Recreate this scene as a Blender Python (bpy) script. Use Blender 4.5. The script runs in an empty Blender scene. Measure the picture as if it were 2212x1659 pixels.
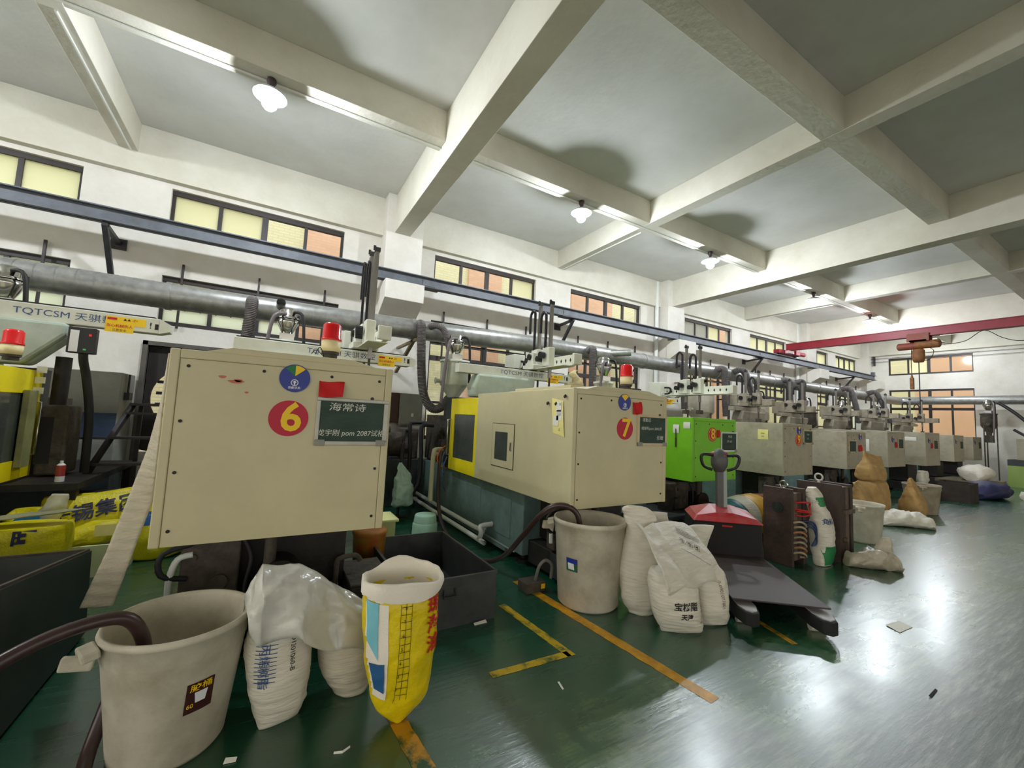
import bpy, math, random
from mathutils import Vector, Matrix, noise
from mathutils.bvhtree import BVHTree
random.seed(7)
S = bpy.context.scene
C = S.collection
R = math.radians

# ---------------------------------------------------------------- camera
cam_data = bpy.data.cameras.new('camera'); cam = bpy.data.objects.new('camera', cam_data); C.objects.link(cam)
S.camera = cam
cam_data.sensor_fit = 'HORIZONTAL'; cam_data.sensor_width = 36.0
cam_data.lens = 889.473 / 2212 * 36.0
cam_data.clip_start = 0.05; cam_data.clip_end = 300
yaw, pitch, roll = R(59.7317), R(4.7364), R(2.6928)
fw = Vector((math.cos(pitch)*math.cos(yaw), math.cos(pitch)*math.sin(yaw), math.sin(pitch)))
rt = Vector((math.sin(yaw), -math.cos(yaw), 0)); up = rt.cross(fw)
rt, up = rt*math.cos(roll) + up*math.sin(roll), up*math.cos(roll) - rt*math.sin(roll)
m3 = Matrix((rt, up, -fw)).transposed()
cam.matrix_world = Matrix.Translation((0, 0, 1.5)) @ m3.to_4x4()

# ---------------------------------------------------------------- world, exposure
w = bpy.data.worlds.new('overcast_sky'); S.world = w; w.use_nodes = True
bg = w.node_tree.nodes['Background']; bg.inputs['Color'].default_value = (1.0, 0.96, 0.88, 1); bg.inputs['Strength'].default_value = 1.6
S.view_settings.view_transform = 'Standard'; S.view_settings.look = 'None'; S.view_settings.gamma = 1.0
S.view_settings.use_curve_mapping = False; S.view_settings.exposure = 0.9

# ---------------------------------------------------------------- helpers
def srgb(r, g, b):
    f = lambda c: (c/255/12.92) if c/255 <= 0.04045 else ((c/255+0.055)/1.055)**2.4
    return (f(r), f(g), f(b), 1.0)

MATS = {}
def mat(name, rgb, rough=0.5, metal=0.0, var=0.0, vscale=6.0, bump=0.0, bscale=60.0, spec=0.5, rgb2=None, trans=0.0, lo=0.35, hi=0.7, stretch=None, coat=0.0):
    """procedural material: base colour broken up by noise, fine relief by bump"""
    if name in MATS: return MATS[name]
    m = bpy.data.materials.new(name); m.use_nodes = True
    nt = m.node_tree; b = nt.nodes['Principled BSDF']
    b.inputs['Base Color'].default_value = srgb(*rgb); b.inputs['Roughness'].default_value = rough
    b.inputs['Metallic'].default_value = metal; b.inputs['Specular IOR Level'].default_value = spec
    if coat: b.inputs['Coat Weight'].default_value = coat
    tc = nt.nodes.new('ShaderNodeTexCoord'); src = tc.outputs['Object']
    if stretch:
        mp = nt.nodes.new('ShaderNodeMapping'); mp.inputs['Scale'].default_value = stretch
        nt.links.new(src, mp.inputs['Vector']); src = mp.outputs['Vector']
    if var > 0 or rgb2:
        n = nt.nodes.new('ShaderNodeTexNoise'); n.inputs['Scale'].default_value = vscale; n.inputs['Detail'].default_value = 6; n.inputs['Roughness'].default_value = 0.65
        nt.links.new(src, n.inputs['Vector'])
        rp = nt.nodes.new('ShaderNodeValToRGB'); rp.color_ramp.elements[0].position = lo; rp.color_ramp.elements[1].position = hi
        c2 = rgb2 if rgb2 else tuple(max(0, c*(1-var)) for c in rgb)
        rp.color_ramp.elements[0].color = srgb(*rgb); rp.color_ramp.elements[1].color = srgb(*c2)
        nt.links.new(n.outputs['Fac'], rp.inputs['Fac']); nt.links.new(rp.outputs['Color'], b.inputs['Base Color'])
    if bump > 0:
        n2 = nt.nodes.new('ShaderNodeTexNoise'); n2.inputs['Scale'].default_value = bscale; n2.inputs['Detail'].default_value = 4
        nt.links.new(src, n2.inputs['Vector'])
        bp = nt.nodes.new('ShaderNodeBump'); bp.inputs['Strength'].default_value = bump; bp.inputs['Distance'].default_value = 0.02
        nt.links.new(n2.outputs['Fac'], bp.inputs['Height']); nt.links.new(bp.outputs['Normal'], b.inputs['Normal'])
    if trans > 0: b.inputs['Transmission Weight'].default_value = trans
    MATS[name] = m
    return m

class MB:
    """collects shapes in world coordinates (or local ones) and links them as ONE mesh object"""
    def __init__(s): s.v = []; s.f = []; s.sm = []
    def add(s, vs, fs, smooth=False):
        o = len(s.v); s.v += [Vector(p) for p in vs]
        for f in fs: s.f.append([i+o for i in f]); s.sm.append(smooth)
        return s
    def box(s, x0, x1, y0, y1, z0, z1):
        return s.add([(x0,y0,z0),(x1,y0,z0),(x1,y1,z0),(x0,y1,z0),(x0,y0,z1),(x1,y0,z1),(x1,y1,z1),(x0,y1,z1)],
                     [(3,2,1,0),(4,5,6,7),(0,1,5,4),(1,2,6,5),(2,3,7,6),(3,0,4,7)])
    def bar(s, p0, p1, w, h, upv=(0,0,1)):
        p0, p1 = Vector(p0), Vector(p1); d = (p1-p0).normalized(); u = Vector(upv)
        if abs(d.dot(u)) > 0.97: u = Vector((0,1,0))
        a = d.cross(u).normalized()*w/2; b = a.cross(d).normalized()*h/2
        vs = [p0-a-b, p0+a-b, p0+a+b, p0-a+b, p1-a-b, p1+a-b, p1+a+b, p1-a+b]
        return s.add(vs, [(0,1,2,3),(7,6,5,4),(0,4,5,1),(1,5,6,2),(2,6,7,3),(3,7,4,0)])
    def cyl(s, p0, p1, r0, r1=None, n=20, caps=True):
        r1 = r0 if r1 is None else r1
        p0, p1 = Vector(p0), Vector(p1); d = (p1-p0).normalized()
        u = Vector((0,0,1)) if abs(d.z) < 0.9 else Vector((1,0,0))
        a = d.cross(u).normalized(); b = d.cross(a)
        vs = []
        for p, r in ((p0,r0),(p1,r1)):
            for i in range(n):
                t = 2*math.pi*i/n; vs.append(p + a*math.cos(t)*r + b*math.sin(t)*r)
        s.add(vs, [(i,(i+1)%n,n+(i+1)%n,n+i) for i in range(n)], True)
        if caps:
            if r0 > 1e-6: s.add(vs[:n], [tuple(range(n-1,-1,-1))])
            if r1 > 1e-6: s.add(vs[n:], [tuple(range(n))])
        return s
    def tube(s, pts, r, n=8, smooth=4, rib=0):
        pts = [Vector(p) for p in pts]
        if smooth and len(pts) > 2: pts = catmull(pts, smooth)
        if rib:
            tot = sum((pts[i+1]-pts[i]).length for i in range(len(pts)-1)); k = max(4, int(tot/rib)); pts = resample(pts, k*2)
        u = None; rings = []
        for i, p in enumerate(pts):
            d = (pts[min(i+1,len(pts)-1)] - pts[max(i-1,0)]).normalized()
            if u is None: u = d.cross(Vector((0,0,1)) if abs(d.z) < 0.9 else Vector((1,0,0))).normalized()
            u = (u - d*u.dot(d)).normalized(); b = d.cross(u)
            rr = r*(1.0 if (not rib or i % 2) else 0.86)
            rings.append([p + u*math.cos(2*math.pi*j/n)*rr + b*math.sin(2*math.pi*j/n)*rr for j in range(n)])
        vs = [q for g in rings for q in g]; m = len(rings)
        s.add(vs, [(i*n+j, i*n+(j+1)%n, (i+1)*n+(j+1)%n, (i+1)*n+j) for i in range(m-1) for j in range(n)], not rib)
        s.add(rings[0], [tuple(range(n-1,-1,-1))]); s.add(rings[-1], [tuple(range(n))])
        return s
    def lathe(s, prof, c, n=32, smooth=True):
        c = Vector(c); m = len(prof)
        vs = [c + Vector((r*math.cos(2*math.pi*j/n), r*math.sin(2*math.pi*j/n), z)) for r, z in prof for j in range(n)]
        return s.add(vs, [(i*n+j, i*n+(j+1)%n, (i+1)*n+(j+1)%n, (i+1)*n+j) for i in range(m-1) for j in range(n)], smooth)
    def prism(s, poly, axis, a0, a1):
        """poly = 2-D points in the two other axes (x: (y,z), y: (x,z), z: (x,y))"""
        def P(p, a): return {'x':(a,p[0],p[1]), 'y':(p[0],a,p[1]), 'z':(p[0],p[1],a)}[axis]
        n = len(poly); vs = [P(p,a0) for p in poly] + [P(p,a1) for p in poly]
        return s.add(vs, [tuple(range(n-1,-1,-1)), tuple(range(n,2*n))] + [(i,(i+1)%n,n+(i+1)%n,n+i) for i in range(n)])
    def sphere(s, c, r, n=16, m=10, sc=(1,1,1)):
        c = Vector(c); vs = []
        for i in range(m+1):
            t = math.pi*i/m
            for j in range(n):
                a = 2*math.pi*j/n; vs.append(c + Vector((r*sc[0]*math.sin(t)*math.cos(a), r*sc[1]*math.sin(t)*math.sin(a), -r*sc[2]*math.cos(t))))
        return s.add(vs, [(i*n+j, i*n+(j+1)%n, (i+1)*n+(j+1)%n, (i+1)*n+j) for i in range(m) for j in range(n)], True)
    def grid(s, fn, nu, nv, smooth=True):
        vs = [fn(i/nu, j/nv) for j in range(nv+1) for i in range(nu+1)]
        return s.add(vs, [(j*(nu+1)+i, j*(nu+1)+i+1, (j+1)*(nu+1)+i+1, (j+1)*(nu+1)+i) for j in range(nv) for i in range(nu)], smooth)
    def build(s, name, material, parent=None, bevel=0.0, local=False):
        me = bpy.data.meshes.new(name)
        off = Vector((0,0,0))
        if parent is not None and not local: off = wloc(parent)
        me.from_pydata([tuple(p-off) for p in s.v], [], s.f); me.polygons.foreach_set('use_smooth', s.sm)
        me.update()
        import bmesh
        b = bmesh.new(); b.from_mesh(me); bmesh.ops.recalc_face_normals(b, faces=b.faces); b.to_mesh(me); b.free()
        o = bpy.data.objects.new(name, me); C.objects.link(o)
        me.materials.append(material)
        if parent is not None: o.parent = parent
        if bevel:
            md = o.modifiers.new('edge', 'BEVEL'); md.width = bevel; md.segments = 2; md.limit_method = 'ANGLE'; md.angle_limit = R(40)
        return o

def wloc(o):
    p = Vector((0,0,0))
    while o is not None: p = p + o.location; o = o.parent
    return p
def catmull(pts, k):
    out = []
    for i in range(len(pts)-1):
        p0, p1, p2, p3 = pts[max(i-1,0)], pts[i], pts[i+1], pts[min(i+2,len(pts)-1)]
        for j in range(k):
            t = j/k
            out.append(0.5*((2*p1) + (p2-p0)*t + (2*p0-5*p1+4*p2-p3)*t*t + (3*p1-p0-3*p2+p3)*t**3))
    return out + [pts[-1]]
def resample(pts, k):
    L = [0]
    for i in range(len(pts)-1): L.append(L[-1] + (pts[i+1]-pts[i]).length)
    out = []; j = 0
    for i in range(k+1):
        t = L[-1]*i/k
        while j < len(L)-2 and L[j+1] < t: j += 1
        out.append(pts[j].lerp(pts[j+1], (t-L[j])/max(1e-9, L[j+1]-L[j])))
    return out

def tag(o, label, cat, group=None):
    o['label'] = label; o['category'] = cat
    if group: o['group'] = group
    return o
def struct(o, label=None):
    o['kind'] = 'structure'
    if label: o['label'] = label
    return o
def stuff(o): o['kind'] = 'stuff'; return o
def thing(name, label, cat, loc=(0,0,0), group=None, rotz=0):
    o = bpy.data.objects.new(name, None); C.objects.link(o); o.location = loc; o.rotation_euler = (0,0,rotz); o.empty_display_size = 0.1
    return tag(o, label, cat, group)
def part(name, m, parent, fn, bevel=0.0, local=False):
    b = MB(); fn(b); return b.build(name, m, parent, bevel, local)
def copy_tree(o, parent=None):
    c = o.copy(); C.objects.link(c); c.parent = parent
    for ch in list(o.children): copy_tree(ch, c)
    return c

_tc = bpy.data.curves.new('lettering_source', 'FONT'); _to = bpy.data.objects.new('lettering_source', _tc); C.objects.link(_to)
_tcache = {}
def glyphs(body, bold=0.0):
    """flat mesh of a line of writing, unit size, centred"""
    k = (body, bold)
    if k not in _tcache:
        _tc.body = body; _tc.align_x = 'CENTER'; _tc.align_y = 'CENTER'; _tc.offset = bold; _tc.resolution_u = 3
        _to.update_tag(); bpy.context.view_layer.update()
        me = bpy.data.meshes.new_from_object(_to.evaluated_get(bpy.context.evaluated_depsgraph_get()))
        _tcache[k] = ([v.co.copy() for v in me.vertices], [list(p.vertices) for p in me.polygons]); bpy.data.meshes.remove(me)
    return _tcache[k]
def write(name, body, m, parent, origin, right, upv, size, bold=0.0, sx=1.0, onto=None, shear=0.0):
    """lettering lying on a surface; onto = bag/bin mesh whose curvature it follows"""
    vs, fs = glyphs(body, bold)
    right, upv, origin = Vector(right).normalized(), Vector(upv).normalized(), Vector(origin)
    nrm = right.cross(upv)
    pts = [origin + right*(v.x*size*sx + v.y*size*shear) + upv*(v.y*size) for v in vs]
    if onto is not None: pts = [wrap(p, nrm, onto, 0.003 + size*0.075) for p in pts]
    b = MB(); keep(b, pts, fs)
    return b.build(name, m, parent)
_bvh = {}
def keep(b, pts, fs, smooth=False):
    """adds only the faces whose corners all met the surface"""
    ok = [i for i, p in enumerate(pts) if p is not None]; ix = {i: k for k, i in enumerate(ok)}
    b.add([pts[i] for i in ok], [[ix[i] for i in f] for f in fs if all(i in ix for i in f)], smooth)
def wrap(p, nrm, onto, off=0.004):
    if onto.name not in _bvh:
        ow = wloc(onto); me = onto.data
        _bvh[onto.name] = BVHTree.FromPolygons([v.co + ow for v in me.vertices], [list(q.vertices) for q in me.polygons])
    hit = _bvh[onto.name].ray_cast(p + nrm*0.6, -nrm, 1.4)
    return (hit[0] + nrm*off) if hit[0] is not None else None
def patch(name, m, parent, pts2, origin, right, upv, onto=None, sub=1):
    """flat printed shape (polygon in the right/up plane), optionally wrapped"""
    right, upv, origin = Vector(right).normalized(), Vector(upv).normalized(), Vector(origin); nrm = right.cross(upv)
    b = MB()
    if len(pts2) == 4 and sub > 1:
        q = [Vector((p[0],p[1])) for p in pts2]
        def fn(u, v):
            t = q[0].lerp(q[1], u).lerp(q[3].lerp(q[2], u), v); P = origin + right*t.x + upv*t.y
            return wrap(P, nrm, onto) if onto is not None else P
        P = [fn(i/sub, j/sub) for j in range(sub+1) for i in range(sub+1)]; n1 = sub+1
        keep(b, P, [(j*n1+i, j*n1+i+1, (j+1)*n1+i+1, (j+1)*n1+i) for j in range(sub) for i in range(sub)], True)
    else:
        P = [origin + right*p[0] + upv*p[1] for p in pts2]
        if onto is not None: P = [wrap(p, nrm, onto) for p in P]
        keep(b, P, [tuple(range(len(P)))])
    return b.build(name, m, parent)
def disc2(r, n=40, rx=None, a0=0, a1=360): return [((rx or r)*math.cos(R(a0+(a1-a0)*i/n)), r*math.sin(R(a0+(a1-a0)*i/n))) for i in range(n + (0 if a1-a0 == 360 else 1))]

def loft(secs, n=40, k=6, wrinkle=0.0, wscale=9.0, seed=0, horiz=0.0, capb=True, capt=True, power=2.0, stack=None):
    """closed skin over sections (cx,cy,cz, ru, rv, angle, tilt): bags, sacks, cloth bundles"""
    S2 = []
    for i in range(len(secs)-1):
        a0, a1, a2, a3 = secs[max(i-1,0)], secs[i], secs[i+1], secs[min(i+2,len(secs)-1)]
        for j in range(k):
            t = j/k
            S2.append([0.5*((2*b)+(c-a)*t+(2*a-5*b+4*c-d)*t*t+(3*b-a-3*c+d)*t**3) for a,b,c,d in zip(a0,a1,a2,a3)])
    S2.append(list(secs[-1]))
    vs = []; sd = Vector((seed*3.7, seed*1.3, seed*2.1))
    for q in S2:
        cx, cy, cz, ru, rv, an = q[:6]; tx = q[6] if len(q) > 6 else 0.0; ty = q[7] if len(q) > 7 else 0.0
        for j in range(n):
            t = 2*math.pi*j/n; c, s_ = math.cos(t), math.sin(t)
            e = 2.0/power
            a = math.copysign(abs(c)**e, c)*max(ru,0.002); b = math.copysign(abs(s_)**e, s_)*max(rv,0.002)
            x = a*math.cos(an) - b*math.sin(an); y = a*math.sin(an) + b*math.cos(an)
            p = Vector((cx+x, cy+y, cz + x*tx + y*ty))
            d = Vector((x,y,0)); d = d.normalized() if d.length > 1e-6 else Vector((0,0,1))
            if wrinkle:
                h = noise.noise(p*wscale*0.7 + sd)*0.7 + (0.55-2.2*abs(noise.noise(p*wscale + sd)))*0.5 + (0.5-2*abs(noise.noise(p*wscale*2.2 - sd)))*0.3
                g = noise.noise(Vector((p.x*3, p.y*3, p.z*52 + p.x*6)) + sd)*horiz
                p = p + d*(h*wrinkle + g)
                p.z += noise.noise(p*wscale*0.8 - sd)*wrinkle*0.5
            vs.append(p)
    m = len(S2)
    fs = [(i*n+j, i*n+(j+1)%n, (i+1)*n+(j+1)%n, (i+1)*n+j) for i in range(m-1) for j in range(n)]
    b = MB(); b.add(vs, fs, True)
    if capb: b.f.append(list(range(n-1,-1,-1))); b.sm.append(False)
    if capt: b.f.append([ (m-1)*n+j for j in range(n)]); b.sm.append(False)
    return b
# ---------------------------------------------------------------- materials
PL = mat('plaster_white', (226,222,214), 0.85, var=0.10, vscale=1.3, bump=0.25, bscale=14, rgb2=(208,202,190))
PLC = mat('plaster_ceiling', (214,214,208), 0.9, var=0.06, vscale=0.8, bump=0.2, bscale=10, rgb2=(200,199,192))
PLB = mat('plaster_beam', (220,216,202), 0.85, var=0.08, vscale=1.1, bump=0.3, bscale=16, rgb2=(204,198,182))
CREAM = mat('plaster_cream', (222,208,176), 0.85, var=0.08, vscale=2.0, bump=0.2, bscale=20)
FRAME = mat('window_frame_brown', (52,44,42), 0.5, var=0.2)
RAIL = mat('rail_blue_grey', (104,108,116), 0.55, metal=0.0, var=0.2, vscale=4)
STEEL = mat('dark_steel', (66,66,68), 0.5, metal=0.4, var=0.3, vscale=8)
GALV = mat('galvanised', (168,168,164), 0.38, metal=0.55, var=0.2, vscale=9, bump=0.05)
REDP = mat('red_crane_paint', (150,22,40), 0.45, var=0.15)
BLACK = mat('black_plastic', (24,24,25), 0.45)
RUBBER = mat('rubber_black', (30,29,30), 0.6, var=0.2)
WHITEP = mat('white_paint', (226,228,222), 0.4, var=0.05)
CHROME = mat('chrome', (190,188,182), 0.16, metal=1.0)
YELLOW = mat('yellow_paint', (246,226,8), 0.45, var=0.04)
LABELY = mat('label_yellow', (250,205,20), 0.5)
INKB = mat('ink_black', (20,20,22), 0.6)
INKR = mat('ink_red', (196,26,24), 0.55)
INKBL = mat('ink_blue', (54,84,132), 0.55)
PAPER = mat('paper_white', (238,236,224), 0.8, var=0.05)
PAPERY = mat('paper_yellow', (244,232,150), 0.8, var=0.06)

def floor_material():
    m = bpy.data.materials.new('green_epoxy_floor'); m.use_nodes = True; nt = m.node_tree; L = nt.links.new; N = nt.nodes.new
    b = nt.nodes['Principled BSDF']
    tc = N('ShaderNodeTexCoord'); sep = N('ShaderNodeSeparateXYZ'); L(tc.outputs['Object'], sep.inputs[0])
    def noi(scale, detail=8, rough=0.65, st=None, rot=0):
        n = N('ShaderNodeTexNoise'); n.inputs['Scale'].default_value = scale; n.inputs['Detail'].default_value = detail; n.inputs['Roughness'].default_value = rough
        if st:
            mp = N('ShaderNodeMapping'); mp.inputs['Scale'].default_value = st; mp.inputs['Rotation'].default_value = (0,0,rot); L(tc.outputs['Object'], mp.inputs['Vector']); L(mp.outputs['Vector'], n.inputs['Vector'])
        else: L(tc.outputs['Object'], n.inputs['Vector'])
        return n.outputs['Fac']
    def mth(op, a, c=None, clamp=False):
        x = N('ShaderNodeMath'); x.operation = op; x.use_clamp = clamp
        for i, q in enumerate((a, c)):
            if q is None: continue
            if isinstance(q, (int, float)): x.inputs[i].default_value = q
            else: L(q, x.inputs[i])
        return x.outputs[0]
    # traffic wear lies in the aisle (y below about 1.7 m), with ragged edge
    y = sep.outputs['Y']
    wear = mth('SUBTRACT', 1.95, y); wear = mth('MULTIPLY', wear, 0.9)
    wear = mth('ADD', wear, mth('MULTIPLY', mth('SUBTRACT', noi(1.1), 0.5), 2.2))
    wear = mth('MULTIPLY', wear, 0.75, True)
    streak = noi(2.6, 8, 0.7, (0.35, 2.6, 1), R(35)); streak2 = noi(7.0, 6, 0.7, (1.0, 0.25, 1), R(20)); streak3 = noi(11, 5, 0.7, (0.25, 3.0, 1), R(48))
    fine = noi(26, 4)
    g = N('ShaderNodeValToRGB'); L(noi(0.9), g.inputs['Fac'])
    g.color_ramp.elements[0].position = 0.3; g.color_ramp.elements[0].color = srgb(10, 66, 46)
    g.color_ramp.elements[1].position = 0.75; g.color_ramp.elements[1].color = srgb(30, 88, 62)
    gr = N('ShaderNodeValToRGB'); L(mth('ADD', mth('MULTIPLY', streak, 0.6), mth('MULTIPLY', streak3, 0.4)), gr.inputs['Fac'])
    gr.color_ramp.elements[0].position = 0.36; gr.color_ramp.elements[0].color = srgb(58, 84, 72)
    gr.color_ramp.elements[1].position = 0.62; gr.color_ramp.elements[1].color = srgb(150, 156, 146)  # worn grey, painted lighter to add to the floor's sheen
    e = gr.color_ramp.elements.new(0.5); e.color = srgb(98, 106, 102)
    wv = mth('ADD', wear, mth('MULTIPLY', mth('SUBTRACT', streak2, 0.5), 0.6))
    ol = N('ShaderNodeValToRGB'); ol.color_ramp.elements[0].position = 0.36; ol.color_ramp.elements[0].color = srgb(26, 78, 50); ol.color_ramp.elements[1].position = 0.62; ol.color_ramp.elements[1].color = srgb(98, 122, 76); L(streak3, ol.inputs['Fac'])
    w1 = N('ShaderNodeValToRGB'); w1.color_ramp.elements[0].position = 0.10; w1.color_ramp.elements[1].position = 0.42; L(wv, w1.inputs['Fac'])
    wm = N('ShaderNodeValToRGB'); wm.color_ramp.elements[0].position = 0.34; wm.color_ramp.elements[1].position = 0.74; L(wv, wm.inputs['Fac'])
    m1 = N('ShaderNodeMix'); m1.data_type = 'RGBA'; L(w1.outputs['Color'], m1.inputs['Factor']); L(g.outputs['Color'], m1.inputs['A']); L(ol.outputs['Color'], m1.inputs['B'])
    mx = N('ShaderNodeMix'); mx.data_type = 'RGBA'; L(wm.outputs['Color'], mx.inputs['Factor']); L(m1.outputs['Result'], mx.inputs['A']); L(gr.outputs['Color'], mx.inputs['B'])
    L(mx.outputs['Result'], b.inputs['Base Color'])
    rr = mth('ADD', 0.16, mth('MULTIPLY', wm.outputs['Color'], 0.12)); rr = mth('ADD', rr, mth('MULTIPLY', streak, 0.20)); L(rr, b.inputs['Roughness'])
    bp = N('ShaderNodeBump'); bp.inputs['Strength'].default_value = 0.22; bp.inputs['Distance'].default_value = 0.01
    L(mth('ADD', mth('ADD', streak, mth('MULTIPLY', fine, 0.3)), mth('MULTIPLY', streak3, 0.5)), bp.inputs['Height']); L(bp.outputs['Normal'], b.inputs['Normal'])
    b.inputs['Specular IOR Level'].default_value = 1.0; b.inputs['Coat Weight'].default_value = 0.35; b.inputs['Coat Roughness'].default_value = 0.22
    return m

def brick_material(name, c1, c2, mortar):
    m = bpy.data.materials.new(name); m.use_nodes = True; nt = m.node_tree; b = nt.nodes['Principled BSDF']
    tc = nt.nodes.new('ShaderNodeTexCoord'); br = nt.nodes.new('ShaderNodeTexBrick'); mp = nt.nodes.new('ShaderNodeMapping')
    mp.inputs['Rotation'].default_value = (R(90), 0, 0)
    nt.links.new(tc.outputs['Object'], mp.inputs['Vector']); nt.links.new(mp.outputs['Vector'], br.inputs['Vector'])
    br.inputs['Color1'].default_value = srgb(*c1); br.inputs['Color2'].default_value = srgb(*c2); br.inputs['Mortar'].default_value = srgb(*mortar)
    br.inputs['Scale'].default_value = 1.0; br.inputs['Brick Width'].default_value = 0.24; br.inputs['Row Height'].default_value = 0.07; br.inputs['Mortar Size'].default_value = 0.006
    nt.links.new(br.outputs['Color'], b.inputs['Base Color']); b.inputs['Roughness'].default_value = 0.7
    return m
BRICKP = brick_material('tile_facade_pink', (206,168,146), (200,160,138), (188,158,142))
BRICKY = brick_material('tile_facade_yellow', (208,206,176), (202,198,168), (186,182,156))
CONC = mat('yard_concrete', (206,204,196), 0.9, var=0.2)

def glass_material(name, frost, col=(240,244,225)):
    m = bpy.data.materials.new(name); m.use_nodes = True; nt = m.node_tree; nt.nodes.remove(nt.nodes['Principled BSDF'])
    out = nt.nodes['Material Output']; t = nt.nodes.new('ShaderNodeBsdfTransparent'); g = nt.nodes.new('ShaderNodeBsdfGlossy'); g.inputs['Roughness'].default_value = 0.08
    mx = nt.nodes.new('ShaderNodeMixShader'); mx.inputs['Fac'].default_value = 0.05
    t.inputs['Color'].default_value = (0.93,0.95,0.92,1)
    src = t.outputs[0]
    if frost:
        tr = nt.nodes.new('ShaderNodeBsdfTranslucent'); tr.inputs['Color'].default_value = srgb(*col); m2 = nt.nodes.new('ShaderNodeMixShader'); m2.inputs['Fac'].default_value = frost
        nt.links.new(t.outputs[0], m2.inputs[1]); nt.links.new(tr.outputs[0], m2.inputs[2]); src = m2.outputs[0]
    nt.links.new(src, mx.inputs[1]); nt.links.new(g.outputs[0], mx.inputs[2]); nt.links.new(mx.outputs[0], out.inputs['Surface'])
    return m
GLASS = glass_material('window_glass', 0.0); FROST = glass_material('window_glass_frosted', 0.8); FROSTG = glass_material('window_glass_frosted_grey', 0.85, (200,206,208)); FROSTW = glass_material('window_glass_frosted_white', 0.92, (240,250,246))

# ---------------------------------------------------------------- floor, outside, ceiling
X0, X1, Y0, YW = -12.0, 23.0, -10.0, 8.0
FLOOR = floor_material()
struct(part('floor', FLOOR, None, lambda b: b.box(X0, X1+0.25, Y0, YW+0.25, -0.15, 0)), 'green painted concrete floor worn grey along the aisle')
struct(part('ground_outside', CONC, None, lambda b: b.box(-70, 90, -70, 60, -0.6, -0.16)), 'unseen pale concrete yard outside the hall, bouncing daylight in')  # unseen ground, made pale to bounce daylight onto the ceiling
struct(part('ceiling', PLC, None, lambda b: b.box(X0, X1+0.25, Y0, YW+0.25, 5.6, 5.85)), 'white plastered concrete ceiling slab')
ZL, ZM = 5.17, 4.86      # undersides of shallow and deep beams
mains = [(-6.1,-5.8), (1.75,2.05), (9.58,9.88), (17.42,17.72)]
secs = [(-10.05,-9.83), (-2.2,-1.98), (5.72,5.94), (13.55,13.77), (20.3,20.52)]
longs = [(5.07,5.33), (2.1,2.36), (-0.88,-0.62), (-3.86,-3.6), (-6.84,-6.58)]
tn = 0
def trim(label, fn, m=PLB, bevel=0.006):
    global tn; tn += 1
    return struct(part('trim_%d' % tn, m, None, fn, bevel), label)
names = ['hidden far left', 'between machines six and seven', 'behind machine nine', 'above the red crane']
for i, (a, c) in enumerate(mains):
    t = trim('deep white concrete ceiling beam spanning the hall, ' + names[i], lambda b: b.box(a, c, Y0, YW, ZM, 5.6))
for i, (a, c) in enumerate(secs):
    t = trim('shallow white cross beam under the ceiling, number %d from the left' % (i+1), lambda b: b.box(a, c, Y0, YW, ZL, 5.6))
    part('conduit', WHITEP, t, lambda b: b.cyl(((a+c)/2+0.03, 5.4, ZL-0.012), ((a+c)/2+0.03, 7.95, ZL-0.012), 0.012, n=8))
for i, (a, c) in enumerate(longs):
    # one shallow beam runs the length of the hall; it is interrupted by the deep beams
    xs = [X0] + [q for mm in mains for q in mm] + [X1]
    def fn(b):
        for k in range(0, len(xs)-1, 2): b.box(xs[k]+ (0.0 if k == 0 else 0), xs[k+1], a, c, ZL+0.004, 5.6)
    t = trim('shallow white lengthwise ceiling beam, %s' % ['carrying the row of lamps','right of the lamps','over the aisle','beyond the aisle','far right'][i], fn)
    if i == 0:
        def fc(b):
            for k in range(0, len(xs)-1, 2): b.cyl((xs[k]+0.01, c-0.09, ZL-0.010), (xs[k+1]-0.01, c-0.09, ZL-0.010), 0.013, n=8)
        part('conduit', WHITEP, t, fc)

# ---------------------------------------------------------------- window wall with openings
UP = [(-5.07,-2.56), (-1.57,0.935), (2.69,5.2), (6.24,8.74), (10.62,13.05), (14.09,16.45), (18.2,19.75), (20.43,22.45)]
UZ0, UZ1 = 4.1, 4.79
LZ1 = 3.42
low_z0 = [2.66, 2.66, 1.0, 1.0, 1.0, 1.0, 1.0, 1.0]
FAN = (-1.62, -0.55, 0.75, 2.33)
DOOR = (2.62, 3.5, 0.0, 2.55)
holes = [(a, c, UZ0, UZ1) for a, c in UP] + [(a, c, low_z0[i], LZ1) for i, (a, c) in enumerate(UP)] + [FAN]
def holed(b, holes, a0, a1, z0, z1, axis, d0, d1):
    xs = sorted(set([a0,a1] + [h[0] for h in holes] + [h[1] for h in holes])); zs = sorted(set([z0,z1] + [h[2] for h in holes] + [h[3] for h in holes]))
    for i in range(len(xs)-1):
        run = None
        for j in range(len(zs)-1):
            mx_, mz = (xs[i]+xs[i+1])/2, (zs[j]+zs[j+1])/2
            solid = not any(h[0] < mx_ < h[1] and h[2] < mz < h[3] for h in holes)
            if solid and run is None: run = zs[j]
            if run is not None and (not solid or j == len(zs)-2):
                top = zs[j+1] if solid else zs[j]
                if axis == 'x': b.box(xs[i], xs[i+1], d0, d1, run, top)
                else: b.box(d0, d1, xs[i], xs[i+1], run, top)
                run = None
wall_back = struct(part('wall_back', PL, None, lambda b: holed(b, holes, X0, X1+0.25, 0, 5.6, 'x', YW, YW+0.25)), 'white plastered window wall behind the machines')
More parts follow.
